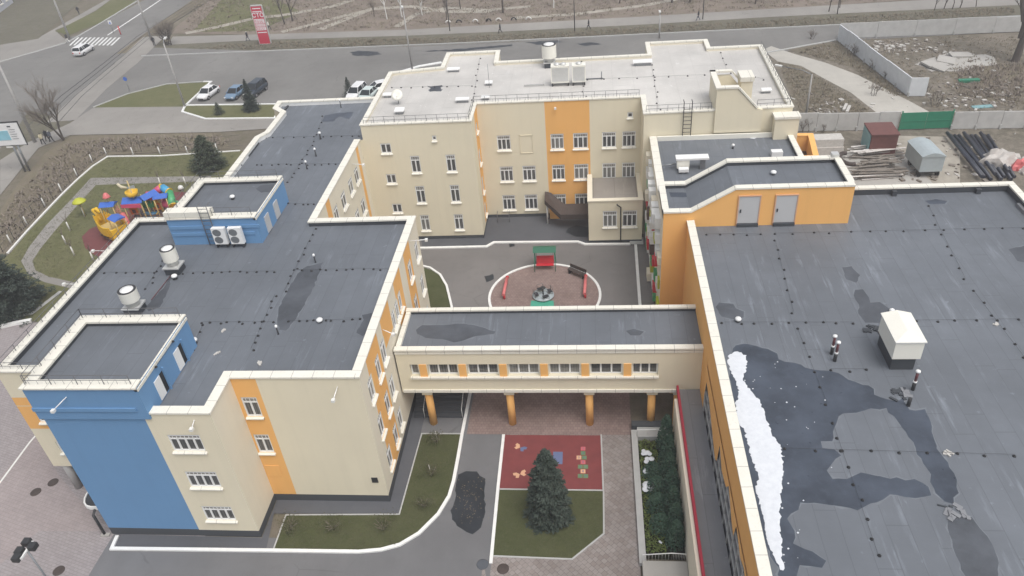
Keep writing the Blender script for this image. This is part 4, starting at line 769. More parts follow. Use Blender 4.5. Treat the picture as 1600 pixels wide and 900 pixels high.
for a in [(709, 112, 1.3, .5, .35, 'white hatch on the far left bay of the pale roof'), (625, 177, .9, .8, .4, 'tilted-looking white hatch closest to the front edge of the pale roof'), (606, 152, .9, .5, .35, 'white hatch just left of the satellite dish'), (764, 133, .75, .5, .35, 'small white hatch near the left grid crossing'),
          (759, 156, .8, .4, .35, 'small white hatch at the inner corner railing'), (723, 160, 1.3, .45, .4, 'white hatch with a pipe outlet near the inner corner'), (1004, 102, 1.9, .6, .45, 'long white hatch in the middle of the pale roof'), (1197, 145, .9, .5, .35, 'small white hatch by the right edge behind the chimney')]: hatch(*a)
x, y = at(838, 135, DR); tag(MB().tube([(x-1.2, y, DR+.15), (x+.8, y, DR+.15), (x+.8, y, DR+.4)], .07, 6).build('roof_duct', 'sheet_metal'), 'pale pipe lying in front of the chillers', 'duct')
x, y = at(928, 124, DR); tag(MB().box(x-.9, x+.9, y-.05, y+.05, DR, DR+.12).build('cable_tray', 'grey_metal'), 'grey cable tray running right from the chillers', 'cable tray')
tag(MB().tube([(*at(940, 124, DR), DR), (*at(940, 124, DR), DR+.8)], .05, 5).build('vent_pipe', 'grey_metal'), 'thin grey vent pipe at the end of the cable tray', 'pipe')
for p, lb in (((765, 137), 'thin antenna mast near the left grid crossing of the pale roof'), ((874, 96), 'thin antenna mast beside the tall drum fan')): x, y = at(*p, DR); tag(MB().tube([(x, y, DR), (x, y, DR+2.4)], .025, 4).build('antenna_mast', 'grey_metal'), lb, 'antenna')
# big ventilation box on the hall roof
x0, x1, y0, y1 = 16.25, 17.75, 33.8, 36.3; t = thing('ventilation_box', 'large cream gabled ventilation box on a dark base on the hall roof', 'ventilation box', (17, 35, DH))
MB().box(x0+.1, x1-.15, y0+.15, y1-.1, DH, DH+.95).build('base', 'dark_membrane', t); MB().box(x0, x1, y0, y1, DH+.9, DH+2.15).build('housing', 'cream_metal', t)
xm = (x0+x1)/2; e = .07; zt = DH+2.15
MB().add([(x0-e, y0-e, zt), (x1+e, y0-e, zt), (x1+e, y1+e, zt), (x0-e, y1+e, zt), (xm, y0+.7, zt+.2), (xm, y1+e, zt+.2)], [(3, 2, 1, 0), (0, 1, 4), (1, 2, 5, 4), (2, 3, 5), (3, 0, 4, 5)]).build('lid', 'cream_metal', t)
MB().box(x0-e, x1+e, y0-e, y1+e, zt-.06, zt-.002).build('trim', 'white_plastic', t)
MB().box(x0+.12, x0+.16, y0+.3, y0+.8, DH+.1, DH+.7).build('duct_opening', 'black_rubber', t)
for p, h, lb in (((1299, 553), 1.3, 'maroon roof pipe with white cap, the farther of the pair on the hall roof'), ((1304, 564), 1.35, 'maroon roof pipe with white cap, the nearer of the pair on the hall roof'), ((1426, 609), 1.3, 'maroon roof pipe standing alone in front of the ventilation box')):
    x, y = at(*p, DH); t = thing('vent_stack', lb, 'vent pipe', (x, y, DH), group='maroon vent stacks on the hall roof')
    MB().tube([(x, y, DH), (x, y, DH+h*.45)], .10, 10).build('sleeve', 'dark_metal', t); MB().tube([(x, y, DH+h*.45), (x, y, DH+h)], .075, 10).build('pipe', 'maroon_pipe', t); MB().lathe([(.08, h-.04), (.13, h), (.12, h+.08), (.02, h+.12)], (x, y, DH), 12).build('cap', 'white_plastic', t); MB().lathe([(.105, h*.42), (.105, h*.5)], (x, y, DH), 10).build('collar', 'white_plastic', t)
x, y = at(1419, 634, DH); tag(MB().tube([(x, y, DH), (x, y, DH+.55)], .1, 10).build('pipe_stub', 'dark_metal'), 'short dark pipe stub standing at the puddle edge on the hall roof', 'pipe')
for i, (p, lb) in enumerate([((1362, 516), 'small heap of black scraps left of the ventilation box'), ((1405, 617), 'dark heap of torn membrane below the ventilation box'), ((1492, 800), 'scrap of torn membrane at the lower damp patch')]):
    x, y = at(*p, DH); mb = MB(); rg = random.Random(i)
    for k in range(14): a = rg.uniform(0, 3); q = (x+rg.uniform(-.5, .5), y+rg.uniform(-.4, .4)); mb.obox(q, math.cos(a), math.sin(a), rg.uniform(.06, .25), rg.uniform(.03, .12), DH+.007, DH+rg.uniform(.02, .1), rg.randrange(2) if i else 0)
    tag(mb.build('scrap_heap', ['dark_membrane', 'walkway_membrane']), lb, 'scraps')
for p, lb, z in (((1480, 709), 'small white lump on the hall roof near the right grid run', DH), ((340, 553), 'white flat scrap on the dark roof behind the front bay', DK), ((349, 517), 'crumpled white litter on the dark roof right of the blue tower', DK), ((407, 568), 'white bent strip on the dark roof near the front edge', DK), ((45, 578), 'white round cover on the far left front corner roof', DK), ((1556, 507), 'crumpled pale litter on the hall roof right side', DH)):
    x, y = at(*p, z); mb = MB(); rg = random.Random(p[0])
    for k in range(4): a = rg.uniform(0, 3); mb.obox((x+rg.uniform(-.15, .15), y+rg.uniform(-.1, .1)), math.cos(a), math.sin(a), rg.uniform(.06, .2), rg.uniform(.04, .08), z+.007, z+rg.uniform(.03, .09))
    tag(mb.build('roof_litter', 'rubble_white'), lb, 'litter')
x, y = at(1080, 262, 9.9); t = thing('rooftop_unit', 'white flat-topped air handling unit on the middle dark roof', 'air handler', (x, y, 9.8))
MB().box(x-1.3, x+1.35, y-.35, y+.45, 10.75, 10.9).build('lid', 'white_plastic', t); MB().box(x-1.2, x-.2, y-.3, y+.4, 10.0, 10.75).build('housing', 'cream_metal', t); MB().box(x+.7, x+1.1, y-.2, y+.3, 9.8, 10.75).build('leg', 'grey_metal', t); MB().box(x-1.1, x-.3, y-.9, y-.4, 9.95, 10.2).build('side_box', 'white_plastic', t)
MB().tube([(x-1.3, y, 10.3), (x-2.4, y-.1, 10.2), (x-2.4, y-.1, 9.8)], .07, 6).build('pipe', 'grey_metal', t)
x, y = at(1213, 243, 9.8); tag(MB().box(x-.45, x+.45, y-.3, y+.3, 9.8, 10.25).build('roof_box', 'white_plastic'), 'small white box on the middle dark roof near its right edge', 'roof box')
# wall floodlights on arms
def flood(p, q, label, head=.1):
    p, q = Vector(p), Vector(q); t = thing('floodlight', label, 'floodlight', tuple(p), group='floodlights on wall arms')
    MB().tube([p, q], .03, 5).build('arm', 'white_plastic', t); MB().box(q.x-head, q.x+head, q.y-.12, q.y+.09, q.z-.11, q.z+.06).build('head', 'lamp_glass', t)
flood((-29.0, 29.1, 12.3), (-29.5, 28.2, 12.0), 'floodlight on an arm on the front blue wall'); flood((-14.9, 32, 10.2), (-15.0, 31.2, 9.9), 'floodlight on an arm high on the cream front wall'); flood((-22.3, 29.1, 10.4), (-22.4, 28.7, 10.1), 'small floodlight on the narrow cream bay with three windows'); flood((-13.5, 47.2, 10.5), (-12.2, 47.2, 10.6), 'white floodlight on an arm beyond the far corner of the wing side wall')
flood((-36.4, 47.0, 10.3), (-38.2, 47, 10.4), 'floodlight on an arm over the playground lawn, farther of two'); flood((-36.4, 42.6, 10.3), (-38.0, 42.6, 10.4), 'floodlight on an arm over the forecourt hedge, nearer of two'); flood((-21.3, 60.8, 10.2), (-20.2, 60.6, 10.2), 'thin lamp arm on the inner cream wall facing the courtyard'); flood((-3.4, 68.2, 11.7), (-3.4, 67.9, 11.7), 'square lamp at the top of the orange stripe'); flood((-13.5, 37.6, 9.9), (-12.8, 37.4, 9.7), 'lamp on the orange side strip above the bridge')
tag(MB().box(-14.35, -13.95, 31.95, 31.99, 1.9, 2.35).build('wall_plaque', 'dark_metal'), 'small dark plaque low on the cream front wall', 'plaque')
x, y = at(40, 857, 7.5); t = thing('floodlight_mast', 'floodlight mast with four black heads on a white bar over the forecourt', 'floodlight', (x, y, 0))
MB().tube([(x, y, 0), (x, y, 7.3)], .05, 8).build('mast', 'grey_metal', t); MB().box(x-.05, x+.05, y-.55, y+.55, 7.3, 7.4).build('bar', 'white_plastic', t)
for q in ((-.25, .45), (-.3, -.1), (-.2, -.5), (.25, .2)): MB().box(x+q[0]-.2, x+q[0]+.17, y+q[1]-.19, y+q[1]+.19, 7.25, 7.55).build('lamp_head', 'dark_metal', t)
for i, (p, lb) in enumerate([((56, 769), 'manhole cover farther from the tower on the forecourt path'), ((83, 754), 'manhole cover beside the porch column'), ((92, 892), 'manhole cover nearest the bottom left corner of the forecourt'), ((754, 882), 'faint manhole cover on the asphalt road'), ((786, 889), 'manhole cover on the paving at the road edge')]):
    x, y = at(*p); o = MB().lathe([(.36, .0), (.36, .022), (.30, .03), (.02, .03)], (x, y, .004), 20).build('manhole_cover', 'damp_membrane' if i == 3 else 'brown_cladding'); tag(o, lb, 'manhole cover', 'manhole covers')
# ------------------------------------------------------------------ courtyard equipment
x, y = -4.5, 58.9; t = thing('garden_swing', 'red swing bench under a green canopy in the courtyard circle', 'swing', (x, y, 0))
for a in (-1, 1):
    for b in (-.7, .7): MB().tube([(x+a*.95, y+b, 0), (x+a*.9, y+b*.25, 2.0)], .035, 6).build('leg', 'green_metal', t)
MB().add([(x-1.05, y-.55, 1.95), (x+1.05, y-.55, 1.95), (x+1.05, y+.1, 2.15), (x-1.05, y+.1, 2.15), (x+1.05, y+.6, 1.98), (x-1.05, y+.6, 1.98)], [(0, 1, 2, 3), (3, 2, 4, 5)]).build('canopy', 'dark_green_roof', t)
MB().box(x-.8, x+.8, y-.5, y-.02, .5, .56).build('seat', 'red_plastic', t); MB().add([(x-.8, y, .56), (x+.8, y, .56), (x+.8, y+.2, 1.15), (x-.8, y+.2, 1.15), (x-.8, y+.05, .56), (x+.8, y+.05, .56), (x+.8, y+.25, 1.15), (x-.8, y+.25, 1.15)], [(0, 1, 2, 3), (5, 4, 7, 6), (3, 2, 6, 7), (0, 3, 7, 4), (1, 5, 6, 2)]).build('backrest', 'red_plastic', t)
for a in (-.75, .75): MB().tube([(x+a, y-.2, .56), (x+a, y, 1.95)], .015, 4).build('hanger', 'dark_metal', t)
for (xa, lb) in ((-7.95, 'red balance beam on the left of the courtyard circle'), (-.9, 'red balance beam on the right of the courtyard circle')):
    t = thing('balance_beam', lb, 'balance beam', (xa, 55.2, 0), group='red balance beams in the courtyard')
    MB().tube([(xa+.1, 56.6, .5), (xa, 54, .5)], .14, 10).build('beam', 'faded_red', t)
    for k in (56.4, 54.1): MB().tube([(xa+.05, k, 0), (xa+.05, k, .5)], .1, 8).build('support', 'red_plastic', t)
    MB().tube([(xa+.11, 56.6, .5), (xa+.12, 56.75, .5)], .15, 10).build('end_cap', 'red_plastic', t)
t = thing('bench', 'brown wooden bench set at a slant by the courtyard kerb', 'bench', (-1.6, 57.5, 0)); d = Vector((1, -.75)).normalized(); c = Vector((-1.6, 57.5)); nn = Vector((-d.y, d.x))
MB().obox(c, d.x, d.y, .9, .22, .42, .47).build('seat', 'brown_cladding', t); MB().obox(c+nn*.24, d.x, d.y, .9, .03, .5, .85).build('backrest', 'brown_cladding', t)
for k in (-.75, .75): q = c+d*k; MB().obox(q, d.x, d.y, .04, .22, 0, .42).build('leg', 'dark_metal', t); MB().tube([(*(q-nn*.2), .42), (*(q-nn*.2), .65), (*(q+nn*.24), .68)], .025, 5).build('armrest', 'dark_metal', t)
cx, cy = -4.5, 54.4; t = thing('merry_go_round', 'small round merry-go-round with grey deck in the courtyard circle', 'merry-go-round', (cx, cy, 0))
MB().lathe([(.3, 0), (.3, .12), (.95, .13), (.95, .2), (.02, .21)], (cx, cy, 0), 28).build('deck', 'wagon_grey', t); MB().tube([(cx, cy, .2), (cx, cy, .95)], .06, 8).build('post', 'dark_metal', t); MB().lathe([(.22, .9), (.26, .93), (.22, .96)], (cx, cy, 0), 14).build('wheel', 'dark_metal', t)
for k in range(4):
    a = k*math.pi/2+.4; p = Vector((cx+.62*math.cos(a), cy+.62*math.sin(a))); MB().obox(p, math.cos(a), math.sin(a), .16, .26, .42, .47).build('seat', 'cloth_dark', t)
    q = Vector((math.cos(a), math.sin(a))); s_ = Vector((-q.y, q.x)); P = [p+q*.18+s_*w_ for w_ in (-.26, .26)]; MB().tube([(*P[0], .2), (*P[0], .8), (*P[1], .8), (*P[1], .2)], .02, 5).build('handrail', 'rail_metal', t)
# play decals on the red rubber
def decal(name, label, shapes, z=.019):
    t = thing(name, label, 'ground marking', (*shapes[0][0][0], z))
    for poly, mat, pn in shapes: MB().sheet(poly, z).build(pn, mat, t)
def bfly(x, y, a, s, c1, c2):
    P = lambda u, v: (x+s*(u*math.cos(a)-v*math.sin(a)), y+s*(u*math.sin(a)+v*math.cos(a)))
    L = [P(0, 0), P(.25, .3), P(.55, .35), (P(.6, .1)), P(.4, -.02), P(.5, -.25), P(.25, -.35)]; Rr = [P(-.02, 0), P(-.25, -.35), P(-.5, -.25), P(-.4, -.02), P(-.6, .1), P(-.55, .35), P(-.25, .3)]
    return [(L, c1, 'wing'), (Rr, c2, 'wing')]
decal('butterfly_marking', 'blue and peach butterfly marking on the red rubber, farther one', bfly(-5.3, 36.75, -.5, .75, 'decal_blue', 'decal_peach')); decal('butterfly_marking', 'peach butterfly marking on the red rubber, nearer one', bfly(-5.15, 34.4, .4, .75, 'decal_peach', 'decal_peach'))
x, y = -.97, 36.7; sh = []; 
for k, (n, c) in enumerate([(1, 'decal_pink'), (1.01, 'decal_green'), (2, 'decal_peach'), (1, 'decal_pink'), (2, 'decal_green'), (1, 'decal_peach'), (2, 'decal_green')]):
    yy = y-k*.40
    for j in range(int(n)):
        xx = x+(j-(int(n)-1)/2)*.36+(0 if k != 2 else -.1); sh.append(([(xx-.16, yy-.17), (xx+.16, yy-.17), (xx+.16, yy+.17), (xx-.16, yy+.17)], c if j == 0 else 'decal_green', 'square'))
decal('hopscotch_marking', 'hopscotch of coloured numbered squares on the red rubber', sh)
def text(s, size, mat, parent, loc, rot, name='lettering', bold=0):
    cu = bpy.data.curves.new(name, 'FONT'); cu.body = s; cu.size = size; cu.align_x = 'CENTER'; cu.align_y = 'CENTER'; cu.extrude = .004; cu.offset = bold; cu.resolution_u = 3
    o = bpy.data.objects.new(name, cu); COL.objects.link(o); dg = bpy.context.evaluated_depsgraph_get(); me = bpy.data.meshes.new_from_object(o.evaluated_get(dg)); bpy.data.objects.remove(o)
    o = bpy.data.objects.new(name, me); COL.objects.link(o); me.materials.clear(); me.materials.append(M[mat]); o.parent = parent; o.location = Vector(loc)-WO[parent]; o.rotation_euler = rot; return o
hop = [o for o in bpy.data.objects if o.name.startswith('hopscotch_marking')][0]
i = 1; k0 = 0
for poly, c, pn in sh:
    cx_ = sum(p[0] for p in poly)/4; cy_ = sum(p[1] for p in poly)/4; text(str(i if i < 10 else 0), .24, 'decal_blue', hop, (cx_, cy_, .023), (0, 0, 0), 'number'); i += 1
tag(MB().sheet([(-3.05, 35.3), (-2.35, 35.3), (-2.35, 36.4), (-3.0, 36.4)], .02).build('rubber_mat', 'decal_blue'), 'dark square mat on the red rubber behind the spruce', 'mat')
# planter beside the walkway
struct('planter_bed', [(2.75, 28.1), (5.06, 28.1), (5.06, 37.4), (2.75, 37.4)], .012, 'planter_soil')
t = thing('planter_wall', 'low grey wall edging the dark evergreen planter', 'wall', (2.5, 33, 0)); MB().box(2.35, 2.75, 27.6, 38.2, 0, .32).build('side_wall', 'concrete_post', t); MB().box(2.76, 5.06, 37.5, 38.4, 0, .38).build('end_wall', 'concrete_post', t); MB().box(2.4, 5.06, 38.41, 38.9, 0, .5).build('step_wall', 'plinth_stone', t)
t = thing('steps', 'pale stone steps at the near end of the planter', 'steps', (3.8, 27, 0))
for k in range(5): MB().box(2.5, 5.06, 26.0-k*.35, 26.35-k*.35 if k else 27.6, 0, .55-k*.1).build('step', 'slab_concrete', t)
def rail(label, pts, n, h):
    t = thing('handrail', label, 'handrail', pts[0]); mb = MB(); mb.tube([(p[0], p[1], p[2]+h) for p in pts], .03, 6); mb.build('top_rail', 'white_plastic', t); mb = MB()
    for a, b in zip(pts[:-1], pts[1:]):
        for k in range(n+1): q = Vector(a).lerp(Vector(b), k/n); mb.tube([q, q+Vector((0, 0, h))], .012, 4)
    mb.build('balusters', 'sheet_metal', t)
rail('white handrail at the far end of the planter', [(2.7, 37.6, .38), (4.95, 37.7, .38)], 3, .55); rail('white handrail with balusters at the near end of the planter', [(2.5, 27.7, .35), (4.2, 27.75, .5), (5.0, 27.7, .5)], 9, .6)
# ------------------------------------------------------------------ vegetation
def leafcloud(mb, pts, rg, s0, s1, up=.3):
    for p in pts:
        s = rg.uniform(s0, s1); a = Vector((rg.gauss(0, 1), rg.gauss(0, 1), rg.gauss(0, 1))).normalized(); b = a.orthogonal().normalized()
        mb.add([p-a*s, p-b*s*.45, p+a*s, p+b*s*.45], [(0, 1, 2, 3)])
def spruce(x, y, h, r, seed, label, n=1.0, mat='spruce_needles', name='spruce_tree', cat='tree', z0=.25, group=None, power=.8):
    rg = random.Random(seed); t = thing(name, label, cat, (x, y, 0), group=group)
    MB().tube([(x, y, 0), (x, y, h*.5), (x, y, h*.97)], [h*.022, h*.013, .012], 8).build('trunk', 'bark', t); mb = MB(); lv = int(26*n**.5)+4
    for k in range(lv):
        f = k/(lv-1); z = z0+(h-z0)*f; L = r*(1-f)**power*rg.uniform(.9, 1.08)+.06; nb = max(4, int((9+9*(1-f))*n**.35)); off = rg.random()*6; z += rg.uniform(-.12, .12)*h/6
        for j in range(nb):
            a = off+2*math.pi*j/nb+rg.uniform(-.18, .18); l = L*rg.uniform(.62, 1.16)*(1+.12*math.sin(a*3+k*.9+seed)); d = Vector((math.cos(a), math.sin(a), 0)); ns = max(3, int(l*9*n**.5))
            for q in range(ns):
                u = (q+.6)/ns; p = Vector((x, y, z))+d*l*u+Vector((0, 0, -l*.28*u+l*.16*u*u))
                wv = l*.26*(1-u*.55); sd = Vector((-d.y, d.x, 0))
                for s in range(3):
                    e = p+sd*rg.uniform(-wv, wv)+Vector((0, 0, rg.uniform(-.1, .06))); ln = rg.uniform(.10, .2)*(1 if h > 3 else .8)*(h/6)**.4; dd = (d*rg.uniform(.3, 1)+sd*rg.uniform(-.9, .9)+Vector((0, 0, rg.uniform(-.45, .35)))).normalized(); pr = dd.cross(Vector((0, 0, 1))).normalized()*ln*.33; pr = pr+Vector((0, 0, rg.uniform(-.03, .03)))
                    mb.add([e-dd*ln*.4-pr*.5, e-dd*ln*.4+pr*.5, e+dd*ln*.2+pr, e+dd*ln, e+dd*ln*.2-pr], [(0, 1, 2, 3, 4)])
    mb.build('crown', mat, t); return t
spruce(-3.1, 31.1, 6.0, 1.32, 1, 'dense blue-green spruce on the small lawn beside the red rubber', 2.6, z0=.15, power=.62)
spruce(-54.3, 53.6, 7.2, 3.6, 2, 'big dark spruce at the left edge of the playground lawn', 1.5)
spruce(*at(394, 172), 4.4, 1.25, 3, 'slim spruce on the kerbed island beside the parked cars', .9); spruce(-34.2, 102.8, 2.9, 1.0, 4, 'small spruce behind the far edge of the dark roof', .6)
spruce(-52.0, 98.6, 1.7, .9, 41, 'low round evergreen on the island below the white parked sedan', .5, mat='pine_needles', name='evergreen_shrub', cat='shrub')
def bush(x, y, r, h, seed, label, mats=('bark', 'pine_needles'), n=700, name='pine_tree', cat='tree', s=(.07, .16), trunk=True, group=None):
    rg = random.Random(seed); t = thing(name, label, cat, (x, y, 0), group=group); mb = MB()
    for k in range(7 if trunk else 9):
        a = rg.random()*6.3; q = Vector((x+r*.6*math.cos(a), y+r*.6*math.sin(a), h*rg.uniform(.5, .9))); mb.tube([(x, y, 0), (x+(q.x-x)*.3, y+(q.y-y)*.3, h*.35), q], [.06*h/3, .035*h/3, .01], 5)
    mb.build('trunk' if trunk else 'stems', mats[0], t); mb = MB(); cl = [Vector((x+rg.gauss(0, r*.42), y+rg.gauss(0, r*.42), h*rg.uniform(.25, .92))) for _ in range(26)]
    pts = []
    for _ in range(n):
        c = rg.choice(cl); g = r*.24; p = c+Vector((rg.gauss(0, g), rg.gauss(0, g), rg.gauss(0, g*.8)))
        if p.z > .03: pts.append(p)
    leafcloud(mb, pts, rg, *s); mb.build('crown', mats[1], t); return t
spruce(-46.5, 81.8, 4.3, 2.2, 5, 'broad bushy pine on the lawn beside the dark wing', 1.3, mat='pine_needles', name='pine_tree', power=.55)
def thuja(x, y, h, r, seed, label):
    rg = random.Random(seed); t = thing('thuja', label, 'tree', (x, y, 0), group='thujas in the planter'); MB().tube([(x, y, 0), (x, y, h*.8)], [.05, .02], 6).build('trunk', 'bark', t); mb = MB(); pts = []
    for _ in range(1500):
        z = rg.uniform(.05, 1); rr = r*min(1, (1-z)**.6*1.15+.03)*rg.uniform(.55, 1.05); a = rg.random()*6.3; pts.append(Vector((x+rr*math.cos(a), y+rr*math.sin(a), z*h)))
    leafcloud(mb, pts, rg, .05, .12); mb.build('crown', 'thuja_leaves', t)
for i, (x, y, h) in enumerate([(4.55, 36.6, 3.4), (4.6, 35.2, 3.0), (4.55, 33.9, 2.8), (4.6, 32.6, 2.9), (4.55, 31.3, 2.7), (4.6, 30.1, 2.6), (4.55, 29.1, 2.3)]):
    thuja(x, y, h, .62, 60+i, ORD[i]+' dark thuja from the bridge in the row along the walkway')
for i, (x, y, h) in enumerate([(3.75, 33.0, 1.5), (3.7, 31.6, 1.6), (3.8, 30.2, 1.4), (3.6, 34.4, 1.2)]): thuja(x, y, h, .75, 80+i, ORD[i]+' low juniper-like evergreen from the '+'snow lumps'+' in the planter middle' if 0 else ['squat evergreen in the planter beside the biggest snow lump', 'squat evergreen in the planter middle', 'squat evergreen nearest the planter steps', 'small squat evergreen at the far snow lumps'][i])
mb = MB(); rg = random.Random(9); pts = [Vector((rg.uniform(2.8, 4.0), rg.uniform(28.4, 37.3), rg.uniform(.05, .4))) for _ in range(2600)]; leafcloud(mb, pts, rg, .04, .10); tag(mb.build('ivy', 'ivy_leaves'), 'low yellow-green ground ivy filling the left half of the planter', 'ground cover', kind='stuff')
for i, (p, r_) in enumerate([((1010, 706), .3), ((1013, 717), .27), ((1018, 735), .4), ((1029, 748), .34), ((1045, 750), .24), ((1012, 758), .46), ((1032, 845), .09)]):
    x, y = at(*p, .6); mb = MB(); rg = random.Random(i+70)
    for k in range(5): c = (x+rg.uniform(-r_, r_)*.8, y+rg.uniform(-r_, r_)*.6, .45); q = r_*rg.uniform(.45, .75); mb.lathe([(q*.9, 0), (q, .06), (q*.75, q*.35), (q*.3, q*.5), (.01, q*.52)], c, 9)
    tag(mb.build('snow_lump', 'snow'), ['upper small snow lump on the ivy near the far handrail', 'snow lump just below the topmost one on the ivy', 'wide snow lump on the ivy in the planter middle', 'snow lump between two evergreens in the planter', 'small snow lump nearest the dark thujas', 'largest snow lump by the planter wall', 'tiny snow lump near the planter steps'][i], 'snow', 'snow lumps in the planter')
def bare(x, y, h, seed, label, spread=.5, levels=4, stems=1, mat='bark', tmat='twig', name='bare_tree', r0=None, lean=0, cat='tree', group=None, kids=4, ratio=.68):
    rg = random.Random(seed); t = thing(name, label, cat, (x, y, 0), group=group); tk = MB(); tw = MB(); r0 = r0 or h*.016
    def grow(p, d, L, r, lv):
        q = p+d*L*.5+Vector((rg.gauss(0, .04), rg.gauss(0, .04), 0))*L; e = p+d*L+Vector((rg.gauss(0, .07), rg.gauss(0, .07), 0))*L
        (tk if lv >= levels-1 else tw).tube([p, q, e], [r, r*.8, r*.6], 5 if lv >= levels-1 else 3, cap=False)
        if lv <= 0: return
        for k in range(kids):
            u = rg.uniform(.4, 1.0); b = p.lerp(e, u); nd = (d+Vector((rg.gauss(0, spread), rg.gauss(0, spread), rg.uniform(-.1, .35)))).normalized(); grow(b, nd, L*ratio*rg.uniform(.75, 1.15), max(.008, r*.5), lv-1)
    for s in range(stems):
        a = rg.random()*6.3; o = Vector((x, y, 0))+Vector((math.cos(a), math.sin(a), 0))*(.35 if stems > 1 else 0)*stems**.5*.5; d = Vector((rg.gauss(0, .2) if stems > 1 else lean, rg.gauss(0, .2) if stems > 1 else 0, 1)).normalized(); grow(o, d, h*.42*rg.uniform(.85, 1.1), r0*rg.uniform(.8, 1.1), levels)
    tk.build('trunk', mat, t); tw.build('crown', tmat, t); return t
bare(-71.6, 91.6, 9.5, 21, 'tall bare tree between the tram corner and the footpath', .38, 4, 2, kids=5, r0=.17); bare(-74.6, 131.3, 5.2, 22, 'spreading many-stemmed bare tree at the tram junction', .5, 3, 8, kids=5, r0=.08)
bare(55.8, 105.5, 14, 23, 'large dark bare tree at the right edge of the waste ground', .45, 4, 1, r0=.5, kids=5)
for i, (p, h) in enumerate([((445, 38), 8), ((457, 33), 9), ((605, 30), 8), ((628, 27), 8), ((786, 20), 11), ((865, 12), 8), ((968, 5), 10), ((1050, 4), 10), ((1078, 4), 11), ((698, 34), 6), ((585, 26), 4.5), ((660, 24), 6), ((720, 14), 7), ((1180, 6), 8)]):
    x, y = at(*p); b = i in (2, 3, 5, 11); bare(x, y, h, 100+i, ORD[i]+(' slim pale birch' if b else ' bare dark tree')+' in the park beyond the street', .36, 3 if i != 4 else 4, 1, name='birch_tree' if b else 'bare_tree', mat='whitewash' if b else 'bark', tmat='pale_twig' if b else 'twig', kids=5, group='bare trees in the park')
for i, p in enumerate([(1295, 18), (1312, 12), (1475, 14), (1488, 14), (1500, 12), (1525, 10), (1460, 16)]): bare(*at(*p), 5 if i > 1 else 6, 130+i, ORD[i]+' bare sapling from the left on the far pavement at upper right', .3, 2, 1, kids=4, group='bare saplings on the far pavement')
for i, (p, h) in enumerate([((1364, 148), 2.4), ((1270, 60), 1.8), ((1330, 88), 2.2), ((1362, 108), 1.8), ((1385, 122), 1.6), ((1460, 165), 2.5), ((1445, 145), 1.6), ((1258, 205), 2.3), ((1285, 205), 1.6)]):
    bare(*at(*p), h, 150+i, ['bare shrub beside the slab road bend', 'bare shrub at the street end of the pale wall', 'scrubby bush on the middle of the pale slanting wall', 'dark scrub along the slanting wall', 'low scrub near the end of the slanting wall', 'bare bush behind the green gate', 'weedy scrub at the foot of the wall end', 'bare bush by the left fence panels', 'low bare bush in front of the fence panels'][i], .55, 2, 6, r0=.03, name='bare_shrub', cat='shrub', kids=5, group='bare shrubs on the waste ground')
sp_ = [(20, 380), (44, 351), (72, 322), (97, 300), (121, 275), (145, 254), (167, 235), (208, 236), (249, 233), (292, 232), (340, 228)]
sp_ = [(18, 381), (43, 352), (71, 323), (97, 300), (121, 276), (145, 254), (167, 243), (209, 243), (251, 242), (294, 241), (340, 237)]
for i, p in enumerate(sp_ + [(133, 338), (110, 361), (104, 382), (117, 400), (147, 408), (252, 291), (291, 290)]):
    x, y = at(*p); t = thing('sapling', (ORD[i]+' whitewashed sapling from the left along the lawn kerb') if i < 11 else ['whitewashed sapling left of the yellow ship bow', 'leaning whitewashed sapling inside the path curve', 'short whitewashed sapling in the lawn middle', 'whitewashed sapling nearest the dark spruce', 'whitewashed sapling at the roof edge below the rubber mat', 'whitewashed sapling behind the green slide', 'whitewashed sapling next to the white dome lamp'][i-11], 'sapling', (x, y, 0), group='young trees with whitewashed trunks')
    h = 1.15; MB().tube([(x, y, 0), (x, y, h)], [.085, .065], 6).build('trunk', 'whitewash', t); mb = MB(); rg = random.Random(i)
    for k in range(9): a = rg.random()*6.3; b = rg.uniform(.6, 1.4); q = Vector((x, y, h-.05)); e = q+Vector((math.cos(a)*.35*b, math.sin(a)*.35*b, 1.0*b)); mb.tube([q, q.lerp(e, .5)+Vector((0, 0, .1)), e], [.025, .015, .006], 3, cap=False)
    mb.build('crown', 'twig', t)
# mesh fence along the kerb
fp = ats([(5, 394), (40, 356), (70, 325), (97, 299), (122, 274), (146, 252), (166, 238), (250, 237), (340, 232), (380, 228)])
t = thing('mesh_fence', 'thin dark mesh fence with slim posts along the playground lawn', 'fence', (*fp[4], 0)); wm_ = MB()
for a, b in zip(fp[:-1], fp[1:]):
    A, B = Vector(a), Vector(b); n = max(1, round((B-A).length/2.6))
    for k in range(n): q = A.lerp(B, k/n); MB().tube([(*q, 0), (*q, 1.6)], .03, 4).build('post', 'dark_metal', t)
    for h in (.12, .8, 1.55): wm_.tube([(*A, h), (*B, h)], .012, 3, cap=False)
    for k in range(int((B-A).length/.35)): q = A.lerp(B, k/int((B-A).length/.35)); wm_.tube([(*q, .1), (*q, 1.55)], .005, 3, cap=False)
wm_.build('mesh', 'dark_metal', t)
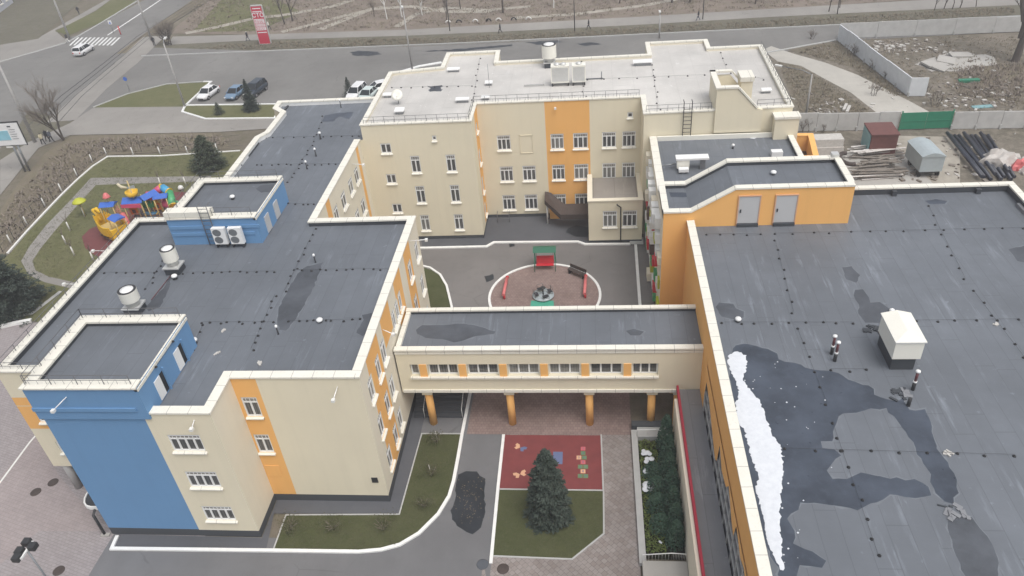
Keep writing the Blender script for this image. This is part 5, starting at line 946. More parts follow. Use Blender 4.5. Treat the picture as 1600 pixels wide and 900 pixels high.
# hedges, tufts, shrubs as uncountable cover
def scatter(name, label, poly, n, seed, s, mat, hmax, cat='undergrowth', zb=0):
    rg = random.Random(seed); xs = [p[0] for p in poly]; ys = [p[1] for p in poly]; mb = MB(); c = 0
    def ins(x, y):
        k = False
        for i in range(len(poly)):
            (xa, ya), (xb, yb) = poly[i-1], poly[i]
            if (ya > y) != (yb > y) and x < (xb-xa)*(y-ya)/(yb-ya)+xa: k = not k
        return k
    tries = 0
    while c < n and tries < n*12:
        tries += 1; x = rg.uniform(min(xs), max(xs)); y = rg.uniform(min(ys), max(ys))
        if not ins(x, y): continue
        c += 1; hh = hmax*rg.uniform(.4, 1)
        for k in range(4):
            a = rg.random()*6.3; l = s*rg.uniform(.5, 1); q = Vector((x+rg.uniform(-s, s), y+rg.uniform(-s, s), zb)); e = q+Vector((math.cos(a)*l, math.sin(a)*l, hh)); w_ = Vector((-math.sin(a), math.cos(a), 0))*s*.14
            mb.add([q-w_, q+w_, e], [(0, 1, 2)])
    return tag(mb.build(name, mat), label, cat, kind='stuff')
hedge = ats([(-20, 392), (0, 345), (30, 300), (70, 258), (112, 222), (200, 216), (340, 212), (352, 228), (168, 238), (142, 254), (118, 277), (94, 300), (66, 328), (36, 360), (6, 392)])
scatter('bare_hedge', 'wild brown bare hedge between the footpath and the lawn fence', hedge, 350, 1, .6, 'twig', .5, 'hedge'); scatter('dead_leaves', 'dry brown leaves among the bare hedge', hedge, 1200, 2, .3, 'dry_grass', .16)
park = ats([(290, 50), (425, 50), (640, 44), (800, 35), (1000, 24), (1200, 12), (1380, 2), (1300, -12), (300, -12)])
scatter('park_scrub', 'brown dry scrub and grass covering the park ground', park, 2400, 3, .45, 'dry_grass', .35); scatter('park_weeds', 'dark twiggy weeds in the park ground', park, 600, 4, .5, 'twig', .5)
vg = ats([(300, 76), (400, 66), (640, 60), (800, 54), (1000, 43), (1200, 32), (1580, 12), (1590, 22), (1310, 39), (1200, 42), (1000, 51), (800, 64), (640, 71), (400, 77)])
scatter('verge_grass', 'tufty grey-brown grass on the verge along the street', vg, 2600, 5, .35, 'dry_grass', .3)
site = ats([(1230, 80), (1310, 66), (1420, 155), (1580, 170), (1640, 60), (1330, 64), (1640, 55), (1640, 205), (1250, 205), (1240, 130)])
sg = ats([(1218, 98), (1250, 106), (1290, 128), (1365, 176), (1250, 200), (1238, 150)]); scatter('waste_grass', 'dry grass on the waste ground left of the slab road', sg, 700, 6, .35, 'dry_grass', .3)
sg2 = ats([(1240, 80), (1306, 68), (1415, 150), (1395, 150), (1330, 105)]); scatter('waste_grass', 'dry grass between the slab road and the slanting wall', sg2, 500, 7, .35, 'dry_grass', .3)
sg3 = ats([(1330, 62), (1640, 55), (1640, 172), (1460, 172), (1440, 140)]); scatter('waste_weeds', 'brown weeds on the fenced waste ground', sg3, 1000, 8, .4, 'dry_grass', .3); scatter('waste_twigs', 'dark dead stems on the fenced waste ground', ats([(1490, 108), (1640, 95), (1640, 165), (1500, 150)]), 800, 9, .4, 'twig', .5)
mb = MB(); rg = random.Random(12)
for k in range(520):
    zone = rg.random(); x, y = at(*( (rg.gauss(1395, 40), rg.gauss(72, 6)) if zone < .35 else (rg.gauss(1530, 40), rg.gauss(150, 14)) if zone < .6 else (rg.gauss(1290, 20), rg.gauss(172, 10)) if zone < .72 else (rg.uniform(1340, 1590), rg.uniform(75, 170)) if zone < .85 else (rg.uniform(1395, 1560), rg.uniform(215, 285))))
    if Vector((x-38, y-106)).length > 60 or y > 116: continue
    a = rg.random()*3; s = rg.uniform(.08, .32); mb.obox((x, y), math.cos(a), math.sin(a), s, s*rg.uniform(.3, .8), 0, rg.uniform(.04, .18), rg.choice([0, 1, 2]))
tag(mb.build('rubble', ['rubble_white', 'weathered_wood', 'weathered_wood']), 'scattered rubble and litter on the waste ground', 'rubble', kind='stuff')
mb = MB(); rg = random.Random(13)
scatter('lawn_tufts', 'short dull grass tufts on the playground lawn', ats([(20, 398), (76, 334), (147, 262), (170, 246), (370, 238), (330, 290), (262, 300), (130, 360), (125, 440), (50, 430)]), 3500, 14, .16, 'shrub_leaves', .09)
scatter('lawn_tufts', 'short dull grass tufts on the kerbed front lawn', lawnL, 2600, 15, .09, 'shrub_leaves', .07, zb=.016); scatter('lawn_tufts', 'short dull grass tufts on the lawn around the big spruce', [(-6.3, 33), (-6.3, 28.2), (-1.7, 28.1), (.2, 29.9), (.2, 33)], 1500, 16, .08, 'shrub_leaves', .06, zb=.016)
for i, (p, r_, lb) in enumerate([((455, 828), .8, 'sparse shrub on the front lawn nearest the blue tower'), ((522, 828), .75, 'sparse shrub in the middle of the front lawn edge'), ((600, 828), .85, 'sparse shrub at the bend of the front lawn'), ((663, 793), .55, 'small sparse shrub inside the kerb curve'), ((676, 742), .5, 'small shrub beside the pale stake'), ((682, 692), .6, 'shrub at the far end of the front lawn')]):
    bush(*at(*p), r_, .9, 200+i, lb, ('twig', 'shrub_leaves'), 420, 'shrub', 'shrub', (.03, .07), False, 'sparse shrubs on the front lawn')
for p, lb in (((674, 743), 'thin pale stake on the front lawn, nearer one'), ((684, 690), 'thin pale stake on the front lawn, farther one')): x, y = at(*p); tag(MB().tube([(x, y, 0), (x-.05, y+.05, 1.0)], .018, 5).build('stake', 'pale_plank'), lb, 'stake')
# half-buried tyres along the park edge
for i in range(7):
    x, y = at(698+i*21+random.uniform(-3, 3), 36-i*.9); mb = MB(); mb.tube([(x+.42*math.cos(a*math.pi/10), y, .42*math.sin(a*math.pi/10)) for a in range(11)], .12, 6); tag(mb.build('buried_tyre', 'whitewash' if i % 2 == 0 else 'black_rubber'), ORD[i]+' half-buried tyre from the left along the park edge', 'tyre', 'half-buried tyres along the park edge')
# ------------------------------------------------------------------ concrete fences and gate
def panel_fence(label, pts, h, mat, L=3.0, name='concrete_fence'):
    t = thing(name, label, 'fence', (*pts[0], 0))
    for a, b in zip(pts[:-1], pts[1:]):
        A, B = Vector(a), Vector(b); n = max(1, round((B-A).length/L)); d = (B-A).normalized()
        for k in range(n):
            p, q = A.lerp(B, k/n), A.lerp(B, (k+1)/n); c = (p+q)/2; MB().obox(c, d.x, d.y, (q-p).length/2-.02, .07, .05, h*random.uniform(.97, 1.02)).build('panel', mat, t)
            MB().obox(p, d.x, d.y, .1, .2, 0, .5).build('foot', 'concrete_post', t)
    return t
panel_fence('long grey concrete panel fence left of the green gate', [(23.6, 86.3), (34.8, 85.7)], 2.2, 'grey_concrete_panel', 2.3); panel_fence('grey concrete panel fence right of the green gate', [(40.5, 85.4), (66, 84)], 2.1, 'grey_concrete_panel', 2.6)
panel_fence('pale slanting concrete wall on the waste ground', [(36.1, 117), (39.0, 95.3), (41.0, 95.1)], 2.4, 'pale_concrete_panel', 3.2, 'concrete_wall'); panel_fence('grey concrete fence along the street behind the waste ground', [(36.4, 117.8), (95, 116)], 2.3, 'grey_concrete_panel', 5.5)
t = thing('metal_gate', 'green sheet metal double gate in the concrete fence', 'gate', (37.6, 85.5, 0))
for a, b in ((34.95, 37.6), (37.64, 40.3)): MB().box(a, b, 85.45, 85.5, .15, 2.15).build('leaf', 'green_metal', t)
for a in (34.88, 40.36): MB().box(a-.06, a+.06, 85.4, 85.55, 0, 2.35).build('post', 'green_metal', t)
MB().box(34.95, 40.3, 85.40, 85.44, 1.1, 1.18).build('rail', 'green_metal', t)
# ------------------------------------------------------------------ storage yard
t = thing('storage_container', 'rust-red storage container with a teal end in the yard', 'container', (31.2, 80.5, 0))
MB().obox((31.1, 80.6), 1, -.03, 1.35, 1.5, .15, 2.5).build('body', 'rust_red', t); MB().obox((29.7, 80.7), .05, 1, 1.4, .05, .2, 2.45).build('end_panel', 'teal_panel', t); MB().obox((31.1, 80.6), 1, -.03, 1.45, 1.6, 2.5, 2.62).build('roof', 'rust_red', t)
t = thing('site_wagon', 'pale grey barrel-roofed site wagon on wheels', 'wagon', (34.2, 75.9, 0)); d = Vector((-.06, 1)).normalized()
def wag(prof, y0, y1, mat, nm, par):
    mb = MB(); n = len(prof); mb.add([(x, y0, z) for x, z in prof]+[(x+(y0-y1)*.06, y1, z) for x, z in prof], [tuple(range(n)), tuple(range(2*n-1, n-1, -1))]+[(i, n+i, n+(i+1) % n, (i+1) % n)[::-1] for i in range(n)]); return mb.build(nm, mat, par)
X0_, X1_ = 33.1, 35.3; wag([(X0_, .75), (X1_, .75), (X1_, 2.45), (X0_, 2.45)], 73.9, 77.6, 'wagon_grey', 'body', t)
arc = [(X0_-.06+(X1_-X0_+.12)*k/8, 2.45+.38*math.sin(math.pi*k/8)) for k in range(9)]; wag([(X0_-.06, 2.4)]+[(X1_+.06, 2.4)]+arc[::-1], 73.82, 77.7, 'wagon_grey', 'roof', t)
for x in (33.3, 35.1):
    for y in (74.4, 77): MB().tube([(x-.1, y, .4), (x+.1, y, .4)], .4, 12).build('wheel', 'black_rubber', t)
MB().box(33.4, 35.0, 74.1, 77.3, .5, .74).build('chassis', 'dark_metal', t)
for i in range(11):
    x0 = 39.0+i*.36-(.4 if i > 5 else 0); lvl = 0
    p = (at(1478+i*6.5, 214), at(1532+i*5.2, 283-(i % 3)*4)); z = .2+(.0 if i % 4 else .32)
    tag(MB().tube([(*p[0], z), (*p[1], z)], .18, 10).build('pipe', 'pipe_black'), ORD[i]+' long black pipe from the left in the yard stack', 'pipe', 'black pipes stacked in the yard')
for i, (p, q, w_, lb) in enumerate([((1330, 246), (1405, 240), 9, 'broad stack of weathered planks in the yard, farther one'), ((1333, 262), (1400, 257), 12, 'dark heap of tangled boards in the yard middle'), ((1330, 277), (1410, 272), 8, 'low stack of boards nearest the hall parapet')]):
    a, b = Vector(at(*p)), Vector(at(*q)); rg = random.Random(i+5); mb = MB(); dd = (b-a).normalized(); nn = Vector((-dd.y, dd.x))
    for k in range(26): 
        ang = rg.gauss(0, .07 if i != 1 else .3); c = a.lerp(b, rg.uniform(.3, .7))+nn*rg.uniform(-.8, .8); l = (b-a).length*rg.uniform(.25, .5); e = dd*math.cos(ang)+nn*math.sin(ang); z = rg.uniform(0, .9); mb.obox(c, e.x, e.y, l, .11, z, z+.06, 1 if (i == 0 and z > .5) or rg.random() < .15 else 0)
    tag(mb.build('plank_stack', ['weathered_wood', 'pale_plank']), lb, 'planks', 'stacks of boards in the yard')
x, y = at(1325, 258); mb = MB(); mb.tube([(x+.9*math.cos(a*.35), y+1.6*math.sin(a*.35), .5+.03*a) for a in range(4, 15)], .22, 6); tag(mb.build('cable_coil', 'brown_cladding'), 'dark bent roll of matting left of the plank stack', 'roll')
t = thing('brick_stack', 'long pale stack of blocks beside the orange sunken wall', 'block stack', (25.5, 80.5, 0)); MB().box(24.0, 27.2, 79.6, 81.4, 0, 1.0).build('lower_course', 'tarp', t); MB().box(24.1, 27.1, 79.75, 81.3, 1.0, 1.9).build('upper_course', 'rubble_white', t)
x, y = at(1570, 258); t = thing('tarp_heap', 'crumpled pale tarpaulin heap with a faded red sheet', 'tarpaulin', (x, y, 0))
def lump(x, y, rx, ry, h, seed, mat, par, nm):
    rg = random.Random(seed); bm = bmesh.new(); bmesh.ops.create_icosphere(bm, subdivisions=3, radius=1)
    for v in bm.verts: k = 1+.28*math.sin(v.co.x*5+seed)*math.sin(v.co.y*6+seed*2)+rg.uniform(-.06, .06); v.co = Vector((x+v.co.x*rx*k, y+v.co.y*ry*k, max(0, v.co.z*h*k)))
    mb = MB(); bm.verts.index_update(); mb.add([tuple(v.co) for v in bm.verts], [tuple(v.index for v in f_.verts) for f_ in bm.faces]); bm.free(); return mb.build(nm, mat, par)
lump(x-.3, y+.5, 1.9, 1.6, 1.3, 3, 'tarp', t, 'sheet'); lump(x+1.1, y-.9, 1.0, .6, 1.0, 4, 'faded_red', t, 'red_sheet')
x, y = at(1595, 265); tag(lump(x+.6, y, 1.2, 1.4, .9, 8, 'rubble_white', None, 'rubble_pile'), 'pale rubble pile at the right edge of the yard', 'rubble')
for i, (p, s, ang, lb) in enumerate([((1460, 102), (1.5, 1.0), .3, 'tilted concrete slab on the waste ground, left one'), ((1478, 96), (1.2, 1.1), 1.1, 'concrete slab lying in the middle of the waste ground'), ((1500, 88), (1.4, .7), .1, 'long concrete slab near the waste ground middle'), ((1470, 108), (.9, .8), .8, 'small broken slab nearest the pale wall end')]):
    x, y = at(*p); o = MB().obox((x, y), math.cos(ang), math.sin(ang), *s, .1, .32).build('concrete_slab', 'slab_concrete'); o.rotation_euler = (.05*i, .08, 0); tag(o, lb, 'slab', 'broken slabs')
x, y = at(1513, 128); tag(MB().obox((x, y), 1, 0, 1.25, .3, 0, .35).build('green_sheet', 'green_metal'), 'green metal sheet lying on the waste ground', 'metal sheet'); x, y = at(1535, 167); tag(MB().obox((x, y), 1, .1, 1.2, .4, 0, .08).build('green_netting', 'teal_panel'), 'faded green netting scrap behind the fence', 'netting')
for i, (p, lb) in enumerate([((1320, 169), 'white beam lying left of the slab road, upper one'), ((1325, 172), 'white beam lying left of the slab road, lower one')]):
    x, y = at(*p); tag(MB().obox((x, y), .45, 1, 1.0, .16, 0, .25).build('white_beam', 'rubble_white'), lb, 'beam')
EXPOSURE = 0.18; HAZE = 0.0009
# ------------------------------------------------------------------ lamps, poles, sign, billboard
def lamp(p, h, label, arm=(0, 0), name='street_lamp', r=.11, mat='concrete_lamp', head=True, group='street lamps'):
    x, y = at(*p); t = thing(name, label, 'street lamp' if head else 'pole', (x, y, 0), group=group); e = (x+arm[0], y+arm[1], h+.35)
    MB().tube([(x, y, 0), (x, y, h)], [r*1.4, r*.8], 8).build('pole', mat, t)
    if head:
        MB().tube([(x, y, h-.05), (x+arm[0]*.3, y+arm[1]*.3, h+.3), e], [r*.5, r*.45, r*.4], 6).build('arm', 'grey_metal', t); L = Vector((arm[0], arm[1], 0)).normalized(); mb = MB(); mb.obox((e[0]+L.x*.2, e[1]+L.y*.2), L.x, L.y, .42, .15, h+.28, h+.44); mb.build('lamp_head', 'lamp_glass', t)
    return t
lamp((289, 167), 9.2, 'tall street lamp at the corner of the kerbed island', (-.2, 1.1)); lamp((55, 222), 11.5, 'tall concrete pole beside the billboard', head=False, r=.16, name='concrete_pole', group=None); lamp((109, 61), 10.5, 'concrete pole at the left end of the crosswalk', head=False, r=.15, name='concrete_pole', group=None); lamp((237, 63), 10.5, 'concrete pole beside the tram track', head=False, r=.15, name='concrete_pole', group=None)
lamp((644, 108), 8.6, 'street lamp at the end of the white kerb behind the pale roof', (-.3, 1.0)); lamp((1030, 60), 3.6, 'short street lamp behind the middle of the pale roof', (0, .4)); lamp((1258, 187), 5.6, 'street lamp with a long bent arm beside the slab road', (-3.2, 2.2)); lamp((898, 48), 7, 'slim dark pole on the verge behind the chimney fan', head=False, r=.06, name='slim_pole', mat='dark_metal', group=None); lamp((1098, 30), 6.5, 'slim dark pole on the verge at the right', head=False, r=.06, name='slim_pole', mat='dark_metal', group=None); lamp((703, 48), 6.5, 'slim dark pole by the buried tyres', head=False, r=.06, name='slim_pole', mat='dark_metal', group=None); lamp((1308, 22), 6.5, 'slim dark pole on the verge above the pale wall', head=False, r=.06, name='slim_pole', mat='dark_metal', group=None)
x, y = at(204, 146); t = thing('road_sign', 'small round blue road sign on the grass island', 'road sign', (x, y, 0)); MB().tube([(x, y, 0), (x, y, 2.6)], .04, 6).build('post', 'grey_metal', t); MB().tube([(x, y-.03, 2.3), (x, y-.06, 2.3)], .32, 16).build('plate', 'play_blue', t)
x, y = at(178, 52); t = thing('road_sign', 'white and blue crossing sign at the crosswalk', 'road sign', (x, y, 0)); MB().tube([(x, y, 0), (x, y, 2.2)], .04, 6).build('post', 'grey_metal', t); MB().box(x-.35, x+.35, y-.05, y-.02, 1.7, 2.4).build('plate', 'sign_white', t); MB().add([(x-.22, y-.055, 1.8), (x+.22, y-.055, 1.8), (x, y-.055, 2.25)], [(0, 1, 2)]).build('symbol', 'play_blue', t)
x, y = at(189, 54); tag(MB().tube([(x, y, 0), (x, y, 1.6)], .09, 8).build('marker_post', 'red_plastic'), 'red marker post beside the crosswalk', 'post')
# red service sign
sx, sy = -55.9, 129.2; t = thing('pylon_sign', 'tall red pylon sign with white lines and CTO lettering', 'sign', (sx, sy, 0)); w2 = .95; HS = 6.4
MB().box(sx-w2, sx+w2, sy-.2, sy+.2, .1, HS).build('panel', 'sign_red', t); mb = MB()
for q in (sx-w2-.08, sx+w2): mb.box(q, q+.08, sy-.22, sy+.22, .05, HS+.003)
mb.box(sx-w2, sx+w2, sy-.22, sy+.22, HS, HS+.15); mb.box(sx-w2, sx+w2, sy-.22, sy+.22, 0, .1); mb.build('frame', 'sheet_metal', t); yy = sy-.206
mb = MB(); mb.box(sx-.7, sx+.7, yy-.01, yy+.01, 5.95, 6.1); mb.box(sx-.8, sx+.8, yy-.01, yy+.01, 5.45, 5.6); mb.box(sx-.8, sx+.8, yy-.01, yy+.01, 1.95, 2.1); mb.build('stripe', 'sign_white', t)
for a, b in ((3.55, 4.3), (3.0, 3.45), (2.4, 2.9)): MB().box(sx-.85, sx+.85, yy-.01, yy+.01, a, b).build('text_panel', 'sign_white', t)
text('СТО', 1.0, 'sign_white', t, (sx, yy-.015, 4.9), (R(90), 0, 0), bold=.02)
mb = MB(); rg = random.Random(2)
for z in (4.12, 3.9, 3.7, 3.3, 3.12, 2.75, 2.55):
    x = -.75
    while x < .7: l = rg.uniform(.08, .28); mb.box(sx+x, sx+min(.75, x+l), yy-.017, yy-.012, z-.045, z+.045); x += l+.07
mb.build('small_print', 'sign_red', t)
# billboard on two posts
d = (Vector(at(45, 225, 4))-Vector(at(0, 230, 4))).normalized(); e1 = Vector(at(44, 226, 3.6)); t = thing('billboard', 'white billboard with a pale blue picture on steel posts', 'billboard', (-70.8, 83.2, 0)); u = Vector((1, .05)).normalized(); c = e1-u*3.0; n_ = Vector((u.y, -u.x))
def bb(a0, a1, z0, z1, off, mat, nm): 
    mb = MB(); p = c+u*(a0+a1)/2+n_*off; mb.obox(p, u.x, u.y, (a1-a0)/2, .03, z0, z1); return mb.build(nm, mat, t)
z0 = 3.6; bb(-3, 3, z0, z0+3.0, 0, 'grey_metal', 'backing'); bb(-2.9, 2.9, z0+.1, z0+2.9, .06, 'sign_white', 'poster'); bb(-2.4, 1.3, z0+.8, z0+2.0, .10, 'poster_blue', 'picture'); bb(-2.0, -.6, z0+1.0, z0+1.7, .135, 'play_sky', 'motif'); bb(-3.06, 3.06, z0+3.0, z0+3.12, .02, 'dark_metal', 'frame'); bb(2.95, 3.06, z0, z0+2.99, .075, 'dark_metal', 'frame')
for k in range(5): bb(1.5, 2.3-.1*(k % 2), z0+.9+k*.3, z0+.94+k*.3, .10, 'grey_metal', 'text_line')
bb(1.5, 1.9, z0+2.45, z0+2.6, .10, 'sign_ink', 'heading'); bb(.2, 1.0, z0-.22, z0-.05, .1, 'lamp_glass', 'lamp')
for k in (.9, 1.5): p = c+u*k-n_*.15; MB().tube([(*p, 0), (*p, z0+.4)], .13, 6).build('post', 'grey_metal', t)
# apartment block corner
ax_, ay_ = at(21, 4, 0); bx, by = at(0, 20, 0); t = thing('apartment_building', 'pale apartment building corner at the far upper left', 'building', (ax_, ay_, 0))
dv = (Vector((bx, by))-Vector((ax_, ay_))).normalized(); A = Vector((ax_, ay_)); B = A+dv*14; nb = Vector((-dv.y, dv.x)); nb = nb if nb.x < 0 else -nb
facade(t, tuple(B), tuple(A), 0, 14, ['apartment_render', 'apartment_render'], [], [(u_, u_+1.6, z, z+1.5, 2, False) for u_ in (1.0, 4.2, 7.4, 10.6) for z in (1.2, 4.2, 7.2, 10.2)])
Cc = A+nb*10+Vector((0, 6)); D = B+nb*10+Vector((0, 6)); facade(t, tuple(A), tuple(Cc), 0, 14, ['apartment_render']); facade(t, tuple(D), tuple(B), 0, 14, ['apartment_render']); facade(t, tuple(Cc), tuple(D), 0, 14, ['apartment_render']); MB().sheet([tuple(B), tuple(A), tuple(Cc), tuple(D)], 13.9).build('roof', 'roof_membrane', t)
# ------------------------------------------------------------------ cars
def car(name, label, mat, kind, loc, rz, group=None):
    """nose towards local +y"""
    L, Wd, Hh = {'sedan': (4.4, 1.72, 1.42), 'wagon': (4.4, 1.75, 1.62), 'suv': (4.6, 1.85, 1.75)}[kind]; t = thing(name, label, 'car', (0, 0, 0), group=group)
    # side profile stations: y, lower z, belt z, half width
    st_ = [(-.5, .45, .62, .70), (-.485, .30, .80, .80), (-.40, .22, .86, .93), (-.25, .20, .88, .99), (0, .20, .90, 1), (.22, .20, .90, .99), (.36, .21, .82, .95), (.45, .26, .74, .86), (.49, .35, .62, .72), (.5, .42, .55, .62)]
    if kind != 'sedan': st_[0] = (-.5, .40, .85, .84); st_[1] = (-.49, .3, .93, .90)
    sc_ = Hh/1.45; mb = MB(); vs = []; fs = []
    for y, zl, zb, hw in st_:
        w = Wd/2*hw; vs += [(-w*.9, y*L, zl*sc_), (-w, y*L, (zl*.55+zb*.45)*sc_), (-w*.95, y*L, zb*sc_*.97), (-w*.8, y*L, zb*sc_), (w*.8, y*L, zb*sc_), (w*.95, y*L, zb*sc_*.97), (w, y*L, (zl*.55+zb*.45)*sc_), (w*.9, y*L, zl*sc_)]
    for i in range(len(st_)-1):
        for k in range(8): fs.append((i*8+k, i*8+(k+1) % 8, (i+1)*8+(k+1) % 8, (i+1)*8+k)[::-1])
    n = len(st_); mb.add(vs, fs+[tuple(range(8)), tuple((n-1)*8+k for k in range(7, -1, -1))], 0, True); mb.build('body', mat, t)
    cab = {'sedan': (-.36, -.22, .10, .27), 'wagon': (-.485, -.43, .10, .27), 'suv': (-.47, -.41, .12, .27)}[kind]; zb = .86*sc_; zt = Hh; w0 = Wd/2*.9; w1 = Wd/2*.70; y0, y1, y2, y3 = [q*L for q in cab]
    mb = MB(); vs = [(-w0, y0, zb), (w0, y0, zb), (w0, y3, zb), (-w0, y3, zb), (-w1, y1, zt-.03), (w1, y1, zt-.03), (w1, y2, zt-.03), (-w1, y2, zt-.03)]
    mb.add(vs, [(0, 1, 5, 4), (1, 2, 6, 5), (2, 3, 7, 6), (3, 0, 4, 7)]); mb.build('windows', 'car_glass', t)
    rf = MB(); e = .03; rf.add([(-w1-e, y1-e, zt-.05), (w1+e, y1-e, zt-.05), (w1+e, y2+e, zt-.05), (-w1-e, y2+e, zt-.05), (-w1+.08, y1+.1, zt+.02), (w1-.08, y1+.1, zt+.02), (w1-.08, y2-.1, zt+.02), (-w1+.08, y2-.1, zt+.02)], [(3, 2, 1, 0), (4, 5, 6, 7), (0, 1, 5, 4), (1, 2, 6, 5), (2, 3, 7, 6), (3, 0, 4, 7)])
    for s in (-1, 1):
        for (ya, yb) in ((y0, y1), (y3, y2), ((y0+y3)/2-.1, (y1+y2)/2-.1)): rf.tube([(s*(w0+.005), ya, zb), (s*(w1+.012), yb, zt-.04)], .045, 4)
        if kind != 'sedan': rf.tube([(s*(w0+.005), y0*.55+y3*.05, zb), (s*(w1+.012), y1*.6, zt-.04)], .05, 4)
    rf.build('roof', mat, t)
    for sx_ in (-1, 1):
        for wy in (-.30, .31):
            wx = sx_*(Wd/2-.10); o = MB().tube([(wx-.1, wy*L, .31), (wx+.1, wy*L, .31)], .31, 14).build('wheel', 'black_rubber', t); MB().tube([(wx+sx_*.085, wy*L, .31), (wx+sx_*.108, wy*L, .31)], .18, 12).build('rim', 'hub_metal', o)
        MB().box(sx_*Wd*.33-.16, sx_*Wd*.33+.16, L*.478, L*.492, .52*sc_, .66*sc_).build('headlight', 'lamp_glass', t); MB().box(sx_*Wd*.37-.1, sx_*Wd*.37+.1, -L*.502, -L*.485, .55*sc_, .78*sc_).build('tail_light', 'tail_red', t); MB().box(sx_*(w0+.1)-.08, sx_*(w0+.1)+.08, y3-.3, y3-.15, zb, zb+.14).build('mirror', mat, t)
    MB().box(-.45, .45, L*.494, L*.502, .38*sc_, .5*sc_).build('grille', 'dark_metal', t); MB().box(-.26, .26, -L*.506, -L*.499, .62*sc_, .72*sc_).build('number_plate', 'sign_white', t)
    t.location = loc; t.rotation_euler = (0, 0, rz); return t
x, y = at(133, 83); car('estate_car', 'white estate car driving up to the crosswalk', 'car_white', 'wagon', (x, y, -.01), R(-3))
pk = 'parked cars beyond the school roofs'
x, y = at(327, 150); car('parked_car', 'white sedan parked leftmost by the kerbed island', 'car_white', 'sedan', (x, y, -.01), R(172), pk); x, y = at(370, 150); car('parked_car', 'blue-grey sedan parked between the white and dark cars', 'car_blue', 'sedan', (x, y, -.01), R(172), pk)
x, y = at(401, 146); car('parked_car', 'dark off-road car parked behind the slim spruce', 'car_dark', 'suv', (x, y, -.01), R(170), pk); x, y = at(558, 151); car('parked_car', 'white car parked right of the small spruce', 'car_white', 'wagon', (x, y, -.01), R(170), pk); x, y = at(576, 153); car('parked_car', 'pale mint car parked against the rear block wall', 'car_mint', 'sedan', (x, y, -.01), R(170), pk); x, y = at(594, 142); car('parked_car', 'white car parked farthest right at the curved kerb', 'car_white', 'sedan', (x, y, -.01), R(120), pk)
# ------------------------------------------------------------------ people: one continuous skinned body, clothing by face
def person(loc, rz, label, top, legs, cap=None, stride=.28, h=1.72):
    k = h/1.72; J = {'pel': (0, 0, .93), 'wst': (0, .01, 1.08), 'chs': (0, .02, 1.30), 'nck': (0, .02, 1.47), 'hd0': (0, .03, 1.56), 'hd1': (0, .035, 1.66), 'lh': (-.1, 0, .88), 'rh': (.1, 0, .88), 'lk': (-.11, stride*.75, .50), 'rk': (.11, -stride*.3+.05, .49), 'la': (-.11, stride, .09), 'ra': (.11, -stride*1.1, .14), 'lt': (-.12, stride+.16, .05), 'rt': (.12, -stride*1.1+.14, .05), 'ls': (-.19, .02, 1.40), 'rs': (.19, .02, 1.40), 'le': (-.25, -.08, 1.14), 're': (.25, .02, 1.14), 'lw': (-.25, .04, .92), 'rw': (.25, .16, .94), 'lf': (-.25, .07, .83), 'rf': (.25, .22, .87)}
    rad = {'pel': .15, 'wst': .14, 'chs': .16, 'nck': .065, 'hd0': .085, 'hd1': .095, 'lh': .1, 'rh': .1, 'lk': .07, 'rk': .07, 'la': .05, 'ra': .05, 'lt': .045, 'rt': .045, 'ls': .075, 'rs': .075, 'le': .052, 're': .052, 'lw': .038, 'rw': .038, 'lf': .035, 'rf': .035}
    ed = [('pel', 'wst'), ('wst', 'chs'), ('chs', 'nck'), ('nck', 'hd0'), ('hd0', 'hd1'), ('pel', 'lh'), ('pel', 'rh'), ('lh', 'lk'), ('lk', 'la'), ('la', 'lt'), ('rh', 'rk'), ('rk', 'ra'), ('ra', 'rt'), ('chs', 'ls'), ('ls', 'le'), ('le', 'lw'), ('lw', 'lf'), ('chs', 'rs'), ('rs', 're'), ('re', 'rw'), ('rw', 'rf')]
    ks = list(J); me = bpy.data.meshes.new('person'); me.from_pydata([tuple(c*k for c in J[q]) for q in ks], [(ks.index(a), ks.index(b)) for a, b in ed], []); o = bpy.data.objects.new('tmp', me); COL.objects.link(o); o.modifiers.new('s', 'SKIN'); sv = me.skin_vertices[0].data
    for i, q in enumerate(ks): sv[i].radius = (rad[q]*k*1.1, rad[q]*k*1.1); sv[i].use_root = q == 'pel'
    sb = o.modifiers.new('d', 'SUBSURF'); sb.levels = 1; sb.render_levels = 1; dg = bpy.context.evaluated_depsgraph_get(); m2 = bpy.data.meshes.new_from_object(o.evaluated_get(dg)); bpy.data.objects.remove(o)
    m2.materials.clear()
    for q in (top, legs, 'skin', cap or 'bark', 'black_rubber'): m2.materials.append(M[q])
    for f_ in m2.polygons:
        c = f_.center/k; f_.use_smooth = True; f_.material_index = 4 if c.z < .1 else 1 if c.z < .86 and abs(c.x) < .2 else 2 if (c.z < .89 or (c.z > 1.5 and not (c.z > 1.62 or c.y < .0))) else 3 if c.z > 1.5 else 0
    b = bpy.data.objects.new('person', m2); COL.objects.link(b); b.location = loc; b.rotation_euler = (0, 0, rz); WO[b] = Vector(loc); tag(b, label, 'person', 'pedestrians'); return b
